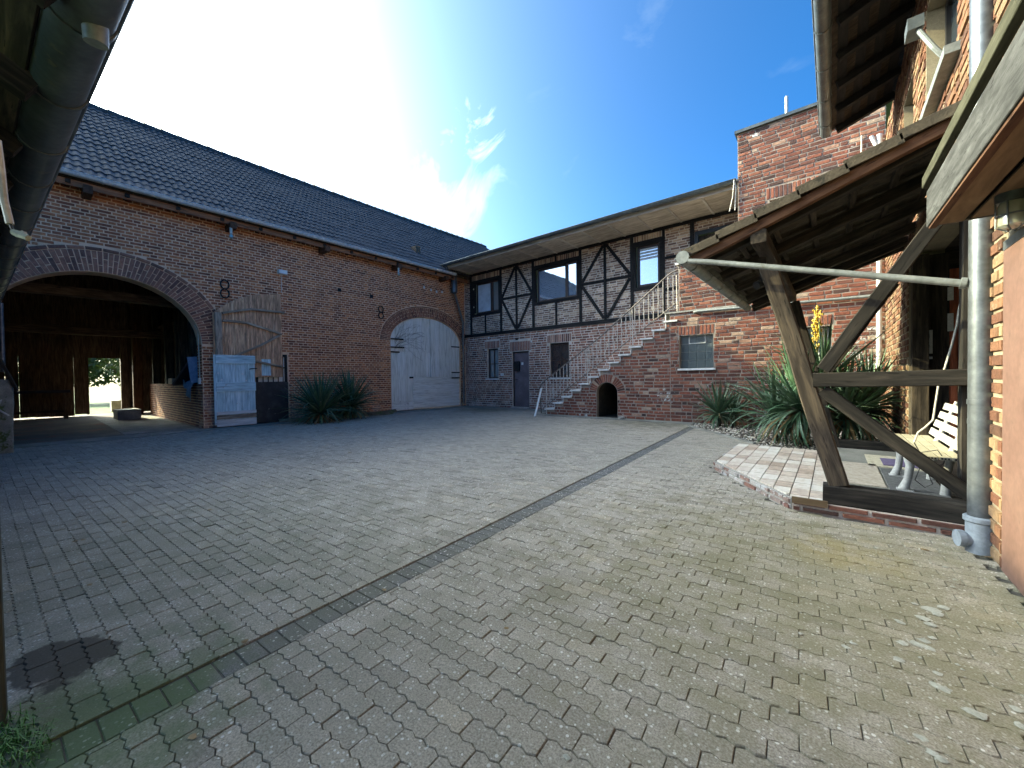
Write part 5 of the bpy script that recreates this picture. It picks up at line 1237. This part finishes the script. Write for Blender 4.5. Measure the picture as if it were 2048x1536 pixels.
# ================================================================== shed whose eave hangs over the camera
shed = thing('near_shed', 'low wooden shed with overhanging eave and dark zinc gutter at the left edge', 'shed', (-6, -.6, 0))
SA = radians(3.65); SU = V((cos(SA), sin(SA), 0)); SN = V((-sin(SA), cos(SA), 0)); ZG = 2.45
def sp_(s_, off, z): q = SU * s_ + SN * off; return V((q.x, q.y, z))
gut = gutter('gutter', sp_(-11.1, .275, ZG), sp_(.7, .275, ZG), .088, 'zinc_dark', shed, SN, .62)
MB().tube([px(190, 48, 2, ZG - .065), px(192, 88, 2, ZG - .13)], [.036, .033], 14).build('spout', 'zinc_pale', gut, smooth=True)
mb = MB(); vs = [sp_(a, o_, z) for a in (-11.3, .7) for (o_, z) in ((.22, 2.50), (-2.6, 4.1), (-2.6, 4.04), (.22, 2.44))]
mb.add(vs, [(0, 1, 2, 3), (7, 6, 5, 4), (0, 4, 5, 1), (1, 5, 6, 2), (2, 6, 7, 3), (3, 7, 4, 0)]); sroof = mb.build('roof', 'dark_beam', shed)
for k_ in range(5): o_ = .12 - k_ * .15; zz = 2.415 + (.22 - o_) * .567; beam('roof_board', sp_(-11, o_, zz), sp_(.6, o_, zz), .14, .018, rng.choice(['brown_board', 'old_post', 'dark_beam']), sroof, (0, .5, .85))
for k_ in range(16): s_ = .2 - k_ * .72; beam('rafter', sp_(s_, .2, 2.37), sp_(s_, -.9, 2.37 + .62), .08, .10, 'dark_beam', sroof)
mb = MB(); vs = [sp_(a, o_, z) for a in (-11.0, -2.6) for (o_, z) in ((-.5, 0), (-.5, 2.75), (-.55, 2.75), (-.55, 0))]
mb.add(vs, [(0, 1, 2, 3), (7, 6, 5, 4), (0, 4, 5, 1), (1, 5, 6, 2), (2, 6, 7, 3), (3, 7, 4, 0)]); mb.build('front_wall', 'dark_beam', shed)
beam('post', (-2.10, -.125, 0), (-2.10, -.125, 2.35), .10, .10, 'moss_fascia', shed, (0, 1, 0), .004)
MB().tube([(-10.42, -.30, 1.30), (-10.42, -.30, 2.42)], .03, 10).build('downpipe', 'zinc', shed, smooth=True)
gp = thing('gate_post', 'mossy weathered timber post at the left edge before the barn gateway', 'post', (-10.3, -.27, 0))
beam('post', (-10.3, -.29, 0), (-10.32, -.27, 1.18), .17, .15, 'moss_stone', gp, (0, 1, 0), .008)
beam('stick', (-10.2, -.16, 1.0), (-10.25, -.32, 1.50), .03, .04, 'old_post', gp); MB().tube([(-10.18, -.40, .80), (-10.17, -.32, .86), (-10.16, -.36, .72), (-10.16, -.25, .60)], .014, 6).build('rope', 'cable', gp)
hc = thing('dangling_cable', 'cut pale cable end with broken connector dangling under the near gutter', 'cable', (-1, -.1, 1.4))
def rr(x, y, t): return CO + ray(x, y) * t
MB().tube([rr(-6, 280, .8), rr(2, 340, .8), rr(8, 400, .8), rr(20, 448, .8)], .006, 8).build('wire', 'cable', hc, smooth=True)
MB().tube([rr(20, 448, .8), rr(28, 465, .8)], .0025, 6).build('core', 'cable_dark', hc)
mb = MB(); mb.tube([rr(27, 464, .8), rr(40, 469, .8), rr(57, 476, .79)], [.006, .008, .005], 6); mb.tube([rr(45, 466, .8), rr(56, 479, .79)], [.006, .004], 5); mb.build('connector', 'lichen', hc)

# ================================================================== small things
o = beam('white_plank', px(1070, 833, 2, .012), px(1083, 776, 1, 9.56), .07, .018, 'white_board', None, (0, 1, 0)); tag(o, 'narrow white plank leaning on the foot of the stair railing', 'plank')
q = px(1243, 838, 2, .0); o = MB(); o.tube([q + V((0, 0, .008)), q + V((0, 0, .02)), q + V((0, 0, .055)), q + V((0, 0, .07))], [.08, .095, .09, .06], 9); tag(o.build('round_stone', 'stone', smooth=True), 'flat round stone beside the small arched opening of the stairs', 'stone')
fl = thing('floodlight', 'white boxy floodlight fixed on the barn wall above the brown gate leaf', 'lamp', (BX, 4.26, 3.97))
MB().fbox(FB, 4.16, 4.36, 3.93, 4.03, .03, .16).build('housing', 'white_paint', fl); MB().fbox(FB, 4.22, 4.30, 3.90, 3.98, .0, .03).build('bracket', 'white_paint', fl); MB().tube([FB.p(4.26, 3.92, .015), FB.p(4.26, 3.45, .015)], .008, 5).build('wire', 'cable', fl)
for (y, x_, lab) in ((3.05, -11.02, 'bare bulb in pale holder hanging from the bracket beam above the brown gate leaf'), (7.66, -11.0, 'bare clear bulb hanging from the bracket beam near the pale gate')):
    b_ = thing('hanging_bulb', lab, 'bulb', (x_, y, 4.5), 'bulbs under the barn eave')
    MB().tube([(x_, y, 4.74), (x_, y, 4.60)], .028, 8).build('holder', 'cable', b_); MB().tube([(x_, y, 4.60), (x_, y, 4.56), (x_, y, 4.51), (x_, y, 4.48)], [.02, .04, .045, .02], 10).build('glass', 'lamp_glass', b_, smooth=True)
for k_, (y, z) in enumerate(((8.93, 4.38), (9.24, 4.34), (9.5, 4.32), (9.76, 4.35))):
    i_ = thing('insulator', ['first', 'second', 'third', 'fourth'][k_] + ' white insulator from the left on the iron bracket under the barn eave', 'insulator', (BX, y, z), 'insulators under the barn eave')
    MB().tube([FB.p(y, z - .05, .1), FB.p(y, z, .1), FB.p(y, z + .03, .1)], [.035, .028, .02], 8).build('cup', 'white_paint', i_, smooth=True); MB().tube([FB.p(y, z + .03, .1), FB.p(y, z + .1, .09), FB.p(y, z + .1, 0)], .010, 5).build('pin', 'black_iron', i_)
def flake(mb, x, y, r_, z, asp=1.):
    a = rng.uniform(0, 6.3); n = 9; vs = []
    for k in range(n): t = a + k * 2 * pi / n; q_ = r_ * rng.uniform(.6, 1.15); vs.append((x + cos(t) * q_ * asp, y + sin(t) * q_, z))
    vs.append((x, y, z + .0025)); mb.add(vs, [(k, (k + 1) % n, n) for k in range(n)])
mb = MB()
for (x, y, r_) in ((1865, 1222, 13), (1885, 1215, 9), (1848, 1238, 10), (1862, 1250, 8), (1874, 1228, 9), (1801, 1245, 8), (1829, 1208, 5), (1805, 1287, 9), (1836, 1290, 11), (1851, 1283, 10), (1860, 1298, 8), (1864, 1276, 6), (1797, 1320, 8), (1876, 1348, 8), (1873, 1372, 9), (1888, 1379, 10), (1941, 1424, 10), (1957, 1430, 12), (2035, 1420, 8), (2043, 1453, 8), (1845, 1478, 9), (1866, 1508, 10), (1882, 1518, 10), (1692, 1295, 7), (1601, 1268, 4), (1706, 1287, 5), (1133, 1515, 7), (1160, 1388, 5), (1840, 1316, 3), (1915, 1330, 4), (1925, 1340, 3), (1600, 1033, 4), (1565, 1044, 4), (1752, 1096, 4), (1890, 1134, 4), (1905, 1174, 4), (1910, 1160, 4)):
    q = px(x, y, 2, 0.); d = (q - CO).length; flake(mb, q.x, q.y, r_ / FOC * d * .72, .0022, 1.1)
stuff(tag(mb.build('lichen_patches', 'lichen'), 'pale lichen patches on the pavers at the right', 'lichen'))
mb = MB()
for i in range(260):
    s_ = rng.random() ** 1.6; x = -1.99 + rng.gauss(0, .05) + s_ * .16; y = -.075 + rng.gauss(0, .022) + s_ * .06; a = rng.uniform(-.6, 1.6); l = rng.uniform(.02, .07) * (1.2 - s_ * .5)
    if y > .25 * (x + 2.0) + .07: continue
    b_ = V((x, y, -.004)); d = V((cos(a), sin(a), 0)); n_ = V((-sin(a), cos(a), 0)) * .0014
    mb.add([b_ - n_, b_ + n_, b_ + d * l * .35 + n_ + V((0, 0, l * .7)), b_ + d * l * .35 - n_ + V((0, 0, l * .7)), b_ + d * l + V((0, 0, l * .55))], [(0, 1, 2, 3), (3, 2, 4)])
stuff(tag(mb.build('grass_tuft', 'grass_blade'), 'tuft of grass at the near left corner beside the shed post', 'grass'))
mb = MB()
for (x, y, r_) in ((672, 856, 6), (150, 1083, 3), (180, 1170, 3), (490, 1283, 5), (385, 1476, 5), (420, 1020, 4), (165, 1080, 3), (250, 1045, 4), (768, 1180, 4), (1012, 1257, 4), (160, 925, 4), (1975, 1112, 9), (1995, 1108, 8), (1850, 1100, 4), (700, 905, 4)):
    q = px(x, y, 2, 0.); flake(mb, q.x, q.y, r_ / FOC * (q - CO).length, .003, 1.2)
stuff(tag(mb.build('leaf_litter', 'leaf_dry'), 'scattered dry leaf scraps lying on the pavers', 'litter'))
